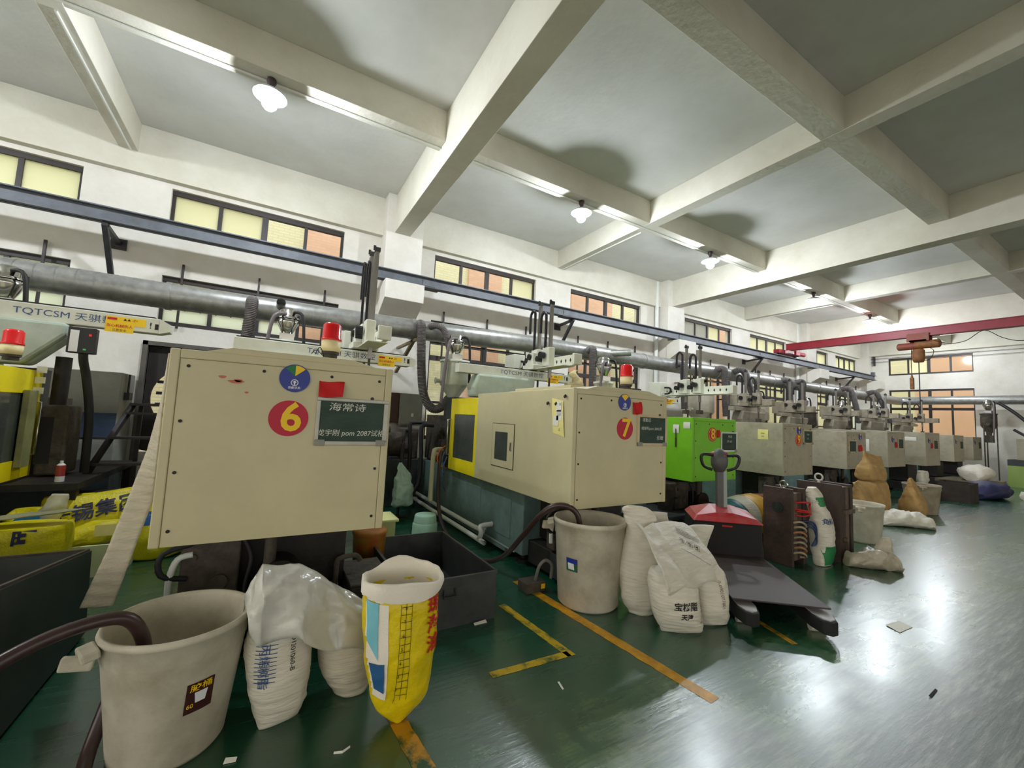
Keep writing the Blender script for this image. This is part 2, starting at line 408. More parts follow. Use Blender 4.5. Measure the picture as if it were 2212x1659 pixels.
# wall beam above the upper windows, proud of the wall
trim('white wall beam above the upper windows', lambda b: b.box(X0, X1, YW-0.12, YW, 4.86, 5.6))
for i, a in enumerate((-6.3, 1.6, 9.4, 17.2)):
    nm = ['off to the left', 'beside machine six', 'behind machine eight', 'below the crane'][i]
    trim('white wall column ' + nm, lambda b: b.box(a, a+0.7, 7.62, YW, 0, 5.6), PL)
    trim('white concrete corbel under the rail, ' + nm, lambda b: b.prism([(7.62,3.27),(7.2,3.50),(7.2,3.835),(7.62,3.835)], 'x', a-0.04, a+0.66), PL)
    if i > 1: trim('white drain pipe beside the column ' + nm, lambda b: b.cyl((a-0.13, 7.9, 0), (a-0.13, 7.9, 5.58), 0.055, n=14), WHITEP, 0)
trim('white corner column at the far end', lambda b: b.box(22.55, X1, 7.62, YW, 0, 5.6), PL)
trim('white corbel in the far corner', lambda b: b.prism([(7.62,3.27),(7.2,3.50),(7.2,3.835),(7.62,3.835)], 'x', 22.35, X1), PL)

# ---------------------------------------------------------------- end wall
EW = [(4.57, 7.08)]
eh = [(4.57,7.08,4.09,4.82), (4.57,7.08,1.42,3.46), (-1.5,1.0,4.09,4.82), (-1.5,1.0,1.42,3.46), (-7.5,-5.0,4.09,4.82)]
struct(part('wall_end', PL, None, lambda b: holed(b, eh, Y0, YW, 0, 5.6, 'y', X1, X1+0.25)), 'white far end wall of the hall')
trim('white beam across the top of the end wall', lambda b: b.box(X1-0.3, X1, Y0, YW-0.38, 4.95, 5.6))

# the side behind the camera: unseen white wall with open window bays, added to hold back frontal daylight; the left end is an open loading front
rh = [(x0_, x0_+2.6, 1.0, 3.4) for x0_ in (-10.5, -7.2, -3.4, -0.2, 3.6, 7.0, 10.8, 14.2, 18.0)] + [(x0_, x0_+2.6, 4.1, 4.8) for x0_ in (-10.5, -7.2, -3.4, -0.2, 3.6, 7.0, 10.8, 14.2, 18.0)]
struct(part('wall_right', PL, None, lambda b: holed(b, rh, X0, X1+0.25, 0, 5.6, 'x', Y0-0.25, Y0)), 'unseen white wall with window bays, added on the camera side to cut daylight')

wn = 0
def window(axis, a0, a1, z0, z1, panes, d, trans=(), kinds=None, label='', bars=False):
    """frame object with every pane a part of its own; panes = number of columns, trans = heights of rails"""
    global wn; wn += 1
    f = 0.045; f2 = 0.05
    B = (lambda b, p0, p1, q0, q1, e=0: b.box(p0, p1, d-0.03-e, d+0.03+e, q0, q1)) if axis == 'x' else (lambda b, p0, p1, q0, q1, e=0: b.box(d-0.03-e, d+0.03+e, p0, p1, q0, q1))
    fb = MB()
    B(fb, a0, a1, z1-0.07, z1, 0.01); B(fb, a0, a1, z0, z0+0.07, 0.01); B(fb, a0, a0+f, z0+0.07, z1-0.07); B(fb, a1-f, a1, z0+0.07, z1-0.07)
    wd = (a1-a0)/panes
    cuts = [z0] + list(trans) + [z1]
    for i in range(1, panes):
        h = f*(1.0 if (panes == 4 and i == 2) else 0.6)
        B(fb, a0+i*wd-h, a0+i*wd+h, z0+0.07, z1-0.07)
    for t in trans:
        h = 0.05 if abs(t-2.66) < 0.05 else 0.025
        B(fb, a0+f, a1-f, t-h, t+h, 0.004)
    o = fb.build('window_%d' % wn, FRAME, None); struct(o, label)
    for i in range(panes):
        for j in range(len(cuts)-1):
            kd = (kinds[i] if kinds else 'y')
            m = {'c':GLASS,'y':FROST,'g':FROSTG,'w':FROSTW}[kd if not callable(kd) else kd(j)]
            if axis == 'x': part('pane', m, o, lambda b: b.box(a0+i*wd+0.02, a0+(i+1)*wd-0.02, d-0.004, d+0.004, cuts[j]+0.03, cuts[j+1]-0.03))
            else: part('pane', m, o, lambda b: b.box(d-0.004, d+0.004, a0+i*wd+0.02, a0+(i+1)*wd-0.02, cuts[j]+0.03, cuts[j+1]-0.03))
    return o
kinds = ['yyyy', 'yycc', 'cccy', 'cccc', 'ggyc', 'yyyy', 'yy', 'yyyy']
where = ['at the left edge', 'above machine six', 'right of the first column', 'above machine seven', 'right of the second column', 'left of the crane end', 'below the red crane beam', 'in the far corner']
for i, (a, c) in enumerate(UP):
    window('x', a, c, UZ0, UZ1, 4 if c-a > 1.6 else 2, YW+0.1, (), kinds[i], 'dark framed upper window ' + where[i])
lk = ['wwww', 'wwwc', 'cccw', 'cccc', 'cwcc', 'cycy', 'yy', 'ywyw']
for i, (a, c) in enumerate(UP):
    tr = (2.97,) if i < 2 else (1.75, 2.66, 2.97)
    o = window('x', a, c, low_z0[i], LZ1, 4 if c-a > 1.6 else 2, YW+0.1, tr, lk[i], 'dark framed lower window ' + where[i])
    def fb(b):
        for k in range(3): b.box(a+0.25+k*(c-a-0.5)/2-0.015, a+0.25+k*(c-a-0.5)/2+0.015, YW-0.06, YW-0.03, 2.62, 3.62)
        b.box(a+0.1, c-0.1, YW-0.055, YW-0.035, 3.05, 3.075)
    part('guard_bars', FRAME, o, fb)
for k, (a, c, z0, z1) in enumerate(eh):
    window('y', a, c, z0, z1, 4, X1+0.1, () if z1-z0 < 1 else (2.66, 2.97), 'cccc' if k else 'ccyc', ['upper window of the end wall beside the corner','tall lower window of the end wall beside the corner','upper end wall window over the aisle','lower end wall window beside the aisle','upper end wall window far right'][k])
# round louvred ventilator in its opening
fan = thing('louvre_ventilator', 'dark framed wall ventilator with bright gaps between slats left of machine six', 'ventilator', (-1.08, YW+0.05, FAN[2]))
def fring(b):
    n = 40; cx, cz, r = -1.06, 1.56, 0.49
    pts = [(cx+r*math.cos(2*math.pi*i/n), cz+r*math.sin(2*math.pi*i/n)) for i in range(n)]
    def edge(p):
        dx, dz = p[0]-cx, p[1]-cz; t = min([((FAN[1]-cx)/dx) if dx > 1e-6 else 1e9, ((FAN[0]-cx)/dx) if dx < -1e-6 else 1e9, ((FAN[3]-cz)/dz) if dz > 1e-6 else 1e9, ((FAN[2]-cz)/dz) if dz < -1e-6 else 1e9])
        return (cx+dx*t, cz+dz*t)
    E_ = [edge(p) for p in pts]
    for y in (8.04, 8.08): b.add([(p[0],y,p[1]) for p in pts] + [(p[0],y,p[1]) for p in E_], [(i,(i+1)%n,n+(i+1)%n,n+i) for i in range(n)])
    b.add([(p[0],8.04,p[1]) for p in pts]+[(p[0],8.08,p[1]) for p in pts], [(i,(i+1)%n,n+(i+1)%n,n+i) for i in range(n)])
DK = mat('dark_brown_wood', (46,38,36), 0.7, var=0.3, vscale=10)
part('panel', DK, fan, fring)
part('frame', mat('weathered_frame', (96,90,82), 0.7, var=0.3), fan, lambda b: (b.box(FAN[0]-0.06, FAN[0], 7.93, 8.12, 0.0, FAN[3]+0.06), b.box(FAN[0]-0.06, FAN[1]+0.06, 7.93, 8.12, FAN[3], FAN[3]+0.06), b.box(FAN[1], FAN[1]+0.06, 7.93, 8.12, 0.0, FAN[3]+0.06)))
for k in range(6):
    z = 1.12 + k*0.17
    part('slat', DK, fan, lambda b: b.bar((-1.5, 8.15, z), (-0.46, 8.15, z), 0.06, 0.045))

# ---------------------------------------------------------------- neighbour building seen through the panes
nb = thing('tiled_building', 'tiled neighbour building with pink and pale yellow bands outside the window wall', 'building', (5, 11.5, -0.16))
bands = [(-14, 0.45, 0), (0.45, 1.6, 1), (1.6, 4.95, 0), (4.95, 6.1, 1), (6.1, 8.95, 0), (8.95, 10.9, 1), (10.9, 17.2, 0), (17.2, 18.9, 1), (18.9, 27.5, 0)]
for a, c, k in bands:
    part('facade_band', BRICKP if k else BRICKY, nb, lambda b: b.box(a, c, 11.5 - (0.1 if k else 0), 11.9, -0.15, 6.2))
nb2 = thing('tiled_building', 'orange tiled building outside the far end wall windows', 'building', (28, 2, -0.16))
BRICKP2 = mat('tile_facade_orange', (208,170,144), 0.7, var=0.06, vscale=30, stretch=(1,1,9))
part('facade_band', BRICKP2, nb2, lambda b: b.box(28, 28.4, -14, 7.6, -0.15, 6.2))
part('facade_band', BRICKY, nb2, lambda b: b.box(28.05, 28.4, 7.6, 11, -0.15, 6.2))
# ---------------------------------------------------------------- crane rail on brackets
rl = thing('crane_rail', 'blue grey steel crane rail running along the window wall', 'rail', (5, 7.4, 3.85))
def ibeam(b, x0, x1, y, z0, z1, wd=0.16):
    b.box(x0, x1, y-wd/2, y+wd/2, z1-0.016, z1); b.box(x0, x1, y-wd/2, y+wd/2, z0, z0+0.016); b.box(x0, x1, y-0.012, y+0.012, z0, z1)
joints = [-11.5, -5.2, 2.4, 5.7, 9.7, 13.7, 17.7, 22.5]
for i in range(len(joints)-1): part('rail_length', RAIL, rl, lambda b: ibeam(b, joints[i]+0.004, joints[i+1]-0.004, 7.4, 3.86, 4.055))
for i, x in enumerate(joints[1:-1]):
    part('splice_plate', RAIL, rl, lambda b: b.box(x-0.12, x+0.12, 7.375, 7.387, 3.90, 4.01))
    part('shim_plate', STEEL, rl, lambda b: b.box(x-0.2, x+0.2, 7.3, 7.5, 3.842, 3.86))
part('stop_block', RAIL, rl, lambda b: b.box(22.3, 22.42, 7.34, 7.46, 4.055, 4.2))
for i, x in enumerate((-2.09, 5.86, 13.7, 20.45)):
    br = thing('rail_bracket', 'dark steel triangular bracket holding the crane rail, ' + ['left above machine five','above machine seven','behind machine nine','far end below the crane'][i], 'bracket', (x, 7.6, 3.3), 'brackets of the crane rail')
    part('arm', STEEL, br, lambda b: b.bar((x, 7.36, 3.825), (x, 7.985, 3.77), 0.06, 0.05))
    part('strut', STEEL, br, lambda b: b.bar((x, 7.38, 3.815), (x, 7.985, 3.08), 0.06, 0.05))
    part('wall_plate', STEEL, br, lambda b: b.box(x-0.09, x+0.09, 7.98, 7.999, 3.68, 3.84))
    part('foot_plate', STEEL, br, lambda b: b.box(x-0.09, x+0.09, 7.97, 7.999, 3.0, 3.16))

# ---------------------------------------------------------------- red travelling crane with hoist
cr = thing('bridge_crane', 'dark red overhead crane beam crossing the far end of the hall', 'crane', (14.5, 2, 3.95))
part('bridge_beam', REDP, cr, lambda b: (b.box(14.4, 14.6, -9.6, 7.05, 4.33, 4.352), b.box(14.4, 14.6, -9.6, 7.05, 4.12, 4.142), b.box(14.42, 14.58, -9.6, 7.05, 4.14, 4.335)))
et = part('end_carriage', REDP, cr, lambda b: b.box(13.9, 15.2, 7.0, 7.2, 3.99, 4.12), 0.01)
for x in (14.02, 15.08): part('wheel', STEEL, et, lambda b: b.cyl((x, 7.06, 4.01), (x, 7.14, 4.01), 0.06))
part('drive_motor', REDP, et, lambda b: (b.cyl((14.95, 6.93, 4.06), (15.35, 6.93, 4.06), 0.07), b.box(14.7, 14.95, 6.86, 7.0, 3.99, 4.13)))
part('drive_cover', mat('pale_pink_paint', (232,196,200), 0.5), et, lambda b: b.box(14.25, 14.6, 6.88, 6.998, 4.0, 4.1), 0.01)
ho = thing('electric_hoist', 'rusty red electric hoist hanging from the crane beam', 'hoist', (14.5, 3.85, 3.95))
RUSTR = mat('rusty_red', (142,48,40), 0.6, rgb2=(120,84,60), vscale=9); RUSTO = mat('rusty_orange', (150,98,50), 0.65, rgb2=(110,70,42), vscale=12)
part('trolley', RUSTR, ho, lambda b: (b.box(14.36, 14.39, 3.6, 4.05, 3.98, 4.2), b.box(14.61, 14.64, 3.6, 4.05, 3.98, 4.2), b.box(14.36, 14.64, 3.65, 4.0, 3.98, 4.02)))
for y in (3.68, 3.97):
    for x in (14.40, 14.58): part('trolley_wheel', RUSTR, ho, lambda b: b.cyl((x-0.005, y, 4.17), (x+0.025, y, 4.17), 0.05))
part('motor', RUSTR, ho, lambda b: (b.cyl((14.5, 3.9, 3.88), (14.5, 4.25, 3.88), 0.10), b.sphere((14.5, 4.25, 3.88), 0.10, sc=(1,0.5,1))))
part('drum', RUSTO, ho, lambda b: (b.cyl((14.5, 3.45, 3.9), (14.5, 3.9, 3.9), 0.115), b.sphere((14.5, 3.45, 3.9), 0.115, sc=(1,0.5,1))))
part('chain_bucket', RUSTO, ho, lambda b: b.lathe([(0.0,3.42-3.6),(0.10,3.42-3.6),(0.13,3.5-3.6),(0.13,3.74-3.6),(0.10,3.78-3.6),(0,3.78-3.6)], (14.5,3.85,3.6), 18))
part('lifting_chain', STEEL, ho, lambda b: b.cyl((14.5, 3.85, 2.0), (14.5, 3.85, 3.42), 0.012, n=6))
part('pendant_cable', RUBBER, ho, lambda b: b.tube([(14.5, 3.99, 3.8), (14.48, 4.0, 3.4), (14.5, 4.0, 3.05)], 0.008, 6))
part('pendant', RUSTO, ho, lambda b: (b.box(14.46, 14.54, 3.96, 4.04, 2.68, 3.0), b.cyl((14.5,4.0,3.0),(14.5,4.0,3.1),0.03,0.012)), 0.01)
part('cable_loop', RUBBER, ho, lambda b: b.tube([(14.5, 3.72, 3.85), (14.5, 3.55, 3.72), (14.5, 3.62, 3.5), (14.5, 3.76, 3.45)], 0.008, 6))
fc = tag(part('festoon_cable', RUBBER, None, lambda b: b.tube([(14.32, 3.5, 3.96), (14.32, 3.2, 3.83), (14.32, 2.9, 3.87), (14.32, 2.6, 4.08), (14.32, 2.3, 3.85), (14.32, 2.0, 3.74), (14.32, 1.6, 3.85), (14.32, 1.3, 4.08), (14.32, 0.9, 3.8), (14.32, 0.5, 4.08)], 0.009, 6)), 'black festoon cable looping below the red crane beam', 'cable')
cr.location += Vector((0.7, 0.3, 0.125)); ho.location += Vector((0.7, 0.18, 0.125)); fc.location += Vector((0.7, 0.18, 0.125))
pw = thing('power_lines', 'four thin conductor wires along the end wall', 'wires', (22.8, 5, 4.8))
part('wire_holder', STEEL, pw, lambda b: b.box(22.85, 22.97, 7.5, 7.54, 4.55, 5.2))
for k in range(4): part('wire', STEEL, pw, lambda b: b.cyl((22.85, 7.75, 5.12-k*0.14), (22.85, -9, 5.05-k*0.14), 0.008, n=6))

# ---------------------------------------------------------------- ceiling lamps
EM = bpy.data.materials.new('lamp_glow'); EM.use_nodes = True
_b = EM.node_tree.nodes['Principled BSDF']; _b.inputs['Base Color'].default_value = (1,1,1,1); _b.inputs['Emission Color'].default_value = (0.86,0.93,1.0,1); _b.inputs['Emission Strength'].default_value = 480
DISC = mat('lamp_reflector', (214,218,226), 0.35)
def make_lamp():
    t = thing('ceiling_lamp', '', 'lamp', (0,0,0), 'round lamps under the lengthwise beam')
    part('canopy', mat('lamp_rose', (70,52,56), 0.5), t, lambda b: b.lathe([(0.0,0.21),(0.045,0.205),(0.05,0.17),(0.03,0.13),(0.02,0.06),(0,0.06)], (0,0,0), 16), local=True)
    part('reflector', DISC, t, lambda b: b.lathe([(0.03,0.062),(0.09,0.058),(0.15,0.03),(0.17,0.0),(0.166,-0.003),(0.145,0.022),(0.09,0.048),(0.03,0.052)], (0,0,0), 40), local=True)
    def sock(b):
        b.cyl((0,0,0.05), (0,0,0.0), 0.05, n=24)
        for k in range(20):
            a = 2*math.pi*k/20; b.bar((0.052*math.cos(a), 0.052*math.sin(a), 0.045), (0.052*math.cos(a), 0.052*math.sin(a), 0.002), 0.006, 0.006)
    part('heat_sink', DISC, t, sock, local=True)
    part('bulb', EM, t, lambda b: b.lathe([(0.0,0.0),(0.055,-0.0),(0.072,-0.03),(0.078,-0.07),(0.07,-0.115),(0.045,-0.145),(0.0,-0.155)], (0,0,0), 24), local=True)
    return t
lamp = make_lamp()
for i, (x, lb) in enumerate([(-0.28,'above machine six, nearest and largest'), (4.22,'right of the first deep beam, left of a beam crossing'), (7.7,'just left of the second deep beam'), (12.1,'beyond the second deep beam, before the far crossing'), (15.6,'just above the left part of the red crane'), (20.6,'hanging behind the red hoist'), (-4.6,'out of view to the left')]):
    o = lamp if i == 0 else copy_tree(lamp)
    o.location = (x, 5.2, 4.965); o['label'] = 'glowing white disc lamp ' + lb

# ---------------------------------------------------------------- spiral duct along the wall
du = thing('ventilation_duct', 'galvanised spiral duct running over the machines along the window wall', 'duct', (5, 6.6, 2.9))
DY, DR = 6.6, 0.162
def dz(x): return 2.825 + max(0, min(x-0.2, 4.0))*0.03
segs = [-9.0, -4.6, -3.0, -1.2, 1.9, 4.6, 7.3, 10.0, 12.7, 15.4, 18.1, 20.6, 22.0]
for i in range(len(segs)-1):
    a, c = segs[i], segs[i+1]
    def fn(b):
        b.cyl((a, DY, dz(a)), (c, DY, dz(c)), DR, n=32, caps=False)
        k = int((c-a)/0.16)
        for j in range(1, k):       # raised lock seams of the spiral wound sheet
            x = a + (c-a)*j/k; b.cyl((x-0.004, DY, dz(x)), (x+0.004, DY, dz(x)), DR+0.003, n=32, caps=False)
    part('duct_length', GALV, du, fn)
for x in segs[1:-1]: part('joint_collar', GALV, du, lambda b: b.cyl((x-0.03, DY, dz(x)), (x+0.03, DY, dz(x)), DR+0.012, n=32, caps=True))
def elbow(b): b.tube([(21.95, DY, dz(22)), (22.2, DY, dz(22)), (22.36, DY-0.12, dz(22)), (22.42, DY-0.4, dz(22)), (22.42, DY-0.7, dz(22))], DR, 28, 5)
part('elbow', GALV, du, elbow)
for k in range(5): part('duct_length', GALV, du, lambda b: b.cyl((22.42, 5.9-k*2.6, 2.96), (22.42, 5.9-(k+1)*2.6, 2.96), DR, n=28, caps=False))
for x in (-3.0, 1.95, 9.7): part('hanger', mat('hanger_brown', (120,104,72), 0.6), du, lambda b: (b.bar((x, 6.6, 2.7), (x, 7.6, 2.25), 0.05, 0.05), b.bar((x, 6.45, 2.69), (x, 7.6, 2.69), 0.05, 0.04)))
part('outlet_stub', GALV, du, lambda b: (b.cyl((0.02, 6.5, 2.87), (0.02, 6.30, 2.91), 0.055, caps=False)))
part('outlet_stub', GALV, du, lambda b: (b.cyl((6.2, 6.5, 2.98), (6.5, 6.2, 3.0), 0.07, caps=False)))
HOSE = mat('grey_flex_hose', (104,98,96), 0.55, var=0.2, vscale=14)
hoses = [('by the beige machine numbered six', [(-0.31,6.45,2.9), (-0.31,6.33,2.86), (-0.31,6.28,2.7), (-0.33,6.25,2.3), (-0.33,6.22,1.95)], 0.072),
  ('hanging in a deep bend left of machine seven', [(1.98,6.5,2.93), (1.97,6.34,2.92), (1.97,6.28,2.75), (2.0,6.26,2.2), (2.06,6.25,1.8), (2.2,6.25,1.6), (2.36,6.25,1.62), (2.5,6.25,1.8), (2.62,6.2,1.9)], 0.072),
  ('dropping to the loader of machine seven', [(2.15,6.5,2.92), (2.22,6.34,2.94), (2.33,6.28,2.88), (2.4,6.25,2.7), (2.43,6.22,2.55)], 0.055),
  ('right of the beacon of machine seven', [(5.55,6.5,2.95), (5.52,6.3,2.96), (5.5,6.26,2.8), (5.5,6.25,2.4), (5.5,6.25,1.9)], 0.08),
  ('left of the robot of machine eight', [(8.3,6.5,2.98), (8.3,6.3,2.95), (8.32,6.28,2.75), (8.35,6.28,2.3), (8.38,6.28,1.9)], 0.085),
  ('first of a pair right of machine eight', [(9.9,6.5,3.0), (9.9,6.3,3.0), (9.9,6.26,2.8), (9.9,6.25,2.3), (9.95,6.25,1.8)], 0.085),
  ('second of a pair right of machine eight', [(10.6,6.45,3.0), (10.7,6.3,3.06), (10.85,6.25,2.9), (11.0,6.22,2.5), (11.05,6.2,2.1)], 0.085),
  ('hanging in a bend behind machine nine', [(13.1,6.5,3.0), (13.1,6.3,2.96), (13.1,6.28,2.6), (13.2,6.28,2.05), (13.4,6.27,1.85), (13.6,6.27,1.95)], 0.09),
  ('second hose behind machine nine', [(13.9,6.5,3.0), (13.9,6.3,3.0), (13.85,6.28,2.7), (13.8,6.28,2.2)], 0.085),
  ('behind machine ten', [(16.9,6.5,3.0), (17.0,6.3,3.05), (17.2,6.25,2.8), (17.4,6.2,2.2), (17.5,6.2,1.9)], 0.09),
  ('behind machine eleven', [(19.0,6.5,3.0), (19.2,6.3,3.06), (19.5,6.2,2.7), (19.9,6.1,2.0)], 0.09)]
for lb, pts, r in hoses:
    tag(part('flexible_hose', HOSE, None, lambda b: b.tube(pts, r, 12, 6, rib=0.022)), 'grey ribbed duct hose ' + lb, 'hose', 'ribbed hoses from the spiral duct')
# ---------------------------------------------------------------- injection moulding machines
BEIGE = mat('machine_beige', (208,198,158), 0.42, var=0.05, vscale=3, bump=0.04, bscale=90)
BEIGE2 = mat('machine_grey_beige', (174,166,144), 0.45, var=0.10, vscale=5, bump=0.04, bscale=60, rgb2=(146,137,116), lo=0.45, hi=0.8)
GREEN = mat('machine_green', (128,206,36), 0.42, var=0.06, vscale=4)
BED = mat('machine_bed_teal', (116,140,136), 0.5, var=0.25, vscale=5, rgb2=(92,114,112), bump=0.05)
BEDD = mat('machine_bed_dark', (58,64,64), 0.5, var=0.3, vscale=6)
GRIME = mat('oily_iron', (44,38,34), 0.6, rgb2=(24,21,20), vscale=7, bump=0.2, bscale=30)
GRIME2 = mat('dusty_iron', (88,79,68), 0.75, rgb2=(52,46,40), vscale=9, bump=0.3, bscale=26)
GLASSD = mat('smoked_acrylic', (72,78,74), 0.12, var=0.2, vscale=6)
CHALKB = mat('chalkboard_green', (38,60,50), 0.7, rgb2=(60,78,66), vscale=5, var=0.2, stretch=(1,1,2.5))
ALU = mat('aluminium_frame', (186,184,172), 0.4, metal=0.3, var=0.15)
WOODF = mat('pale_wood_frame', (214,196,160), 0.6, var=0.12)
CHALK = mat('chalk', (222,224,212), 0.9)
DISCR = mat('sticker_red', (190,18,52), 0.5); DISCB = mat('sticker_blue', (36,54,146), 0.45); STG = mat('sticker_green', (20,120,66), 0.5); STY = mat('sticker_yellow', (248,204,20), 0.5); STW = mat('sticker_white', (236,238,240), 0.5)
FLAG = mat('red_cloth', (206,20,24), 0.75, var=0.12, vscale=14)
RX, UZ, FY = Vector((1,0,0)), Vector((0,0,1)), Vector((0,-1,0))

def machine(num, x0, yg, wd, zb, zt, body, gl, label, door=YELLOW, bed=BED, detail=2, ledge=True, back=7.35, top_lip=True):
    """clamp guard facing the aisle, sliding door, bed, platen, injection unit"""
    root = thing('injection_moulding_machine', label, 'machine', (x0+wd/2, yg+2.2, 0), 'injection moulding machines in a row')
    x1 = x0+wd; y1 = yg+gl
    # front frame and inset panel, side and top sheets
    part('guard_body', body, root, lambda b: (b.box(x0, x1, yg+0.012, y1, zb, zt-0.004), b.box(x0, x0+0.045, yg, yg+0.02, zb, zt), b.box(x1-0.045, x1, yg, yg+0.02, zb, zt), b.box(x0+0.045, x1-0.045, yg, yg+0.02, zt-0.05, zt)), 0.006)
    fp = part('front_panel', body, root, lambda b: b.box(x0+0.049, x1-0.049, yg+0.002, yg+0.013, zb+0.004, zt-0.054))
    if detail:
        spots = [(x0+0.085, zt-0.09), (x0+wd*0.37, zt-0.085), (x0+wd*0.68, zt-0.085), (x1-0.085, zt-0.09)] + [(xx, zb + (zt-zb)*k) for xx in (x0+0.075, x1-0.075) for k in (0.08, 0.37, 0.63)]
        for sx, sz in spots: part('screw', INKB, fp, lambda b: b.cyl((sx, yg+0.003, sz), (sx, yg-0.002, sz), 0.009, n=10))
    if ledge:
        part('top_cover', body, root, lambda b: b.prism([(x0+0.14, zt-0.003), (x0+0.28, zt+0.035), (x1-0.26, zt+0.035), (x1-0.10, zt-0.003)], 'y', yg+0.005, y1-0.3), 0.004)
        part('top_hatch', body, root, lambda b: b.box(x0+0.36, x1-0.16, yg+0.5, y1-0.3, zt+0.03, zt+0.075), 0.004)
    # sliding door
    d0, d1 = y1+0.004, y1+0.90
    for side in (-1, 1):
        xs = x0+0.015 if side < 0 else x1-0.045
        dd = part('sliding_door', door, root, lambda b: (b.box(xs, xs+0.03, d0, d0+0.09, zb, zt-0.05), b.box(xs, xs+0.03, d1-0.13, d1, zb, zt-0.05), b.box(xs, xs+0.03, d0+0.09, d1-0.13, zb, zb+0.17), b.box(xs, xs+0.03, d0+0.09, d1-0.13, zt-0.27, zt-0.05)))
        part('door_window', GLASSD, dd, lambda b: b.box(xs+0.008, xs+0.022, d0+0.08, d1-0.12, zb+0.16, zt-0.26))
        if detail > 1: part('door_handle', CHROME, dd, lambda b: b.tube([(xs+side*0.01, d1-0.05, zb+0.2), (xs+side*0.06, d1-0.05, zb+0.2), (xs+side*0.06, d1-0.05, zt-0.35), (xs+side*0.01, d1-0.05, zt-0.35)], 0.011, 8, 0))
    # bed
    b0 = yg+0.86
    bd = part('bed', bed, root, lambda b: (b.box(x0+0.09, x1-0.09, b0, back, 0.10, zb-0.02), b.box(x0+0.06, x1-0.06, b0+0.3, back, 0.06, 0.10)), 0.006)
    if detail > 1:
        part('access_panel', bed, bd, lambda b: (b.box(x0+0.083, x0+0.092, b0+0.25, b0+0.95, 0.2, zb-0.12), b.box(x0+0.083, x0+0.092, b0+1.0, b0+2.0, 0.2, zb-0.12)), 0.003)
        part('base_trim', mat('trim_light', (170,176,170), 0.5), bd, lambda b: b.box(x0+0.055, x0+0.062, b0+0.1, b0+1.3, 0.11, 0.125))
    for xx in (x0+0.2, x1-0.2):
        for yy in (b0+0.15, (b0+back)/2, back-0.2): part('levelling_foot', GRIME, bd, lambda b: (b.cyl((xx,yy,0),(xx,yy,0.03),0.09), b.cyl((xx,yy,0.03),(xx,yy,0.1),0.035)))
    # fixed platen and injection unit
    part('fixed_platen', BEDD, root, lambda b: b.box(x0+0.06, x1-0.06, d1+0.02, d1+0.32, zb-0.02, zt-0.02), 0.008)
    iu = part('injection_unit', GRIME2, root, lambda b: (b.box(x0+0.22, x1-0.22, d1+0.55, back-0.25, zb-0.02, zb+0.35), b.box(x0+0.15, x1-0.15, back-0.75, back-0.3, zb, zb+0.75)), 0.01)
    part('barrel', CHROME, iu, lambda b: b.cyl(((x0+x1)/2, d1+0.3, zb+0.55), ((x0+x1)/2, back-0.6, zb+0.55), 0.09))
    for sx in (-0.28, 0.28): part('pull_cylinder', GRIME2, iu, lambda b: (b.cyl(((x0+x1)/2+sx, d1+0.3, zb+0.5), ((x0+x1)/2+sx, back-0.5, zb+0.5), 0.05), b.cyl(((x0+x1)/2+sx, d1+0.6, zb+0.5), ((x0+x1)/2+sx, d1+1.0, zb+0.5), 0.075)))
    # clamp end hanging below the guard
    ce = part('clamp_end', GRIME, root, lambda b: (b.box(x0+0.28, x1-0.14, yg+0.45, b0-0.02, 0.28, zb-0.003), b.box(x0+0.16, x1-0.30, yg+0.40, b0, 0.04, 0.26)), 0.01)
    if detail:
        part('valve_block', GRIME2, ce, lambda b: (b.box(x0+0.10, x0+0.40, yg+0.34, yg+0.46, 0.30, zb-0.06), b.cyl((x0+0.30, yg+0.34, 0.42), (x0+0.30, yg+0.325, 0.42), 0.045), b.cyl((x0+0.16, yg+0.34, 0.58), (x0+0.16, yg+0.325, 0.58), 0.02)), 0.012)
        part('oil_motor', GRIME, ce, lambda b: (b.cyl((x0+0.62, yg+0.25, 0.40), (x0+0.62, yg+0.5, 0.40), 0.13), b.box(x0+0.5, x0+0.74, yg+0.28, yg+0.42, 0.05, 0.28)))
        part('guide_post', GRIME2, ce, lambda b: b.cyl((x0+0.56, yg+0.30, 0.02), (x0+0.56, yg+0.30, zb-0.002), 0.035))
        part('valve_box', BEDD, ce, lambda b: b.box(x0+0.12, x0+0.42, yg+0.28, yg+0.42, 0.05, 0.27), 0.006)
        part('warning_label', LABELY, ce, lambda b: (b.box(x0+0.24, x0+0.37, yg+0.274, yg+0.279, 0.19, 0.245), b.box(x0+0.24, x0+0.37, yg+0.274, yg+0.279, 0.11, 0.18)))
        part('oil_hose', RUBBER, ce, lambda b: (b.tube([(x0+0.2, yg+0.36, 0.66), (x0+0.02, yg+0.33, 0.62), (x0+0.02, yg+0.32, 0.5), (x0+0.14, yg+0.34, 0.46)], 0.016, 8), b.tube([(x0+0.4, yg+0.35, 0.68), (x0+0.46, yg+0.32, 0.55), (x0+0.44, yg+0.3, 0.35), (x0+0.52, yg+0.3, 0.15)], 0.014, 8)))
        if detail > 1: part('white_pipe', WHITEP, ce, lambda b: b.tube([(x0+0.16, yg+0.33, 0.6), (x0+0.09, yg+0.33, 0.58), (x0+0.06, yg+0.33, 0.48), (x0+0.06, yg+0.33, 0.38)], 0.018, 8))
    return root

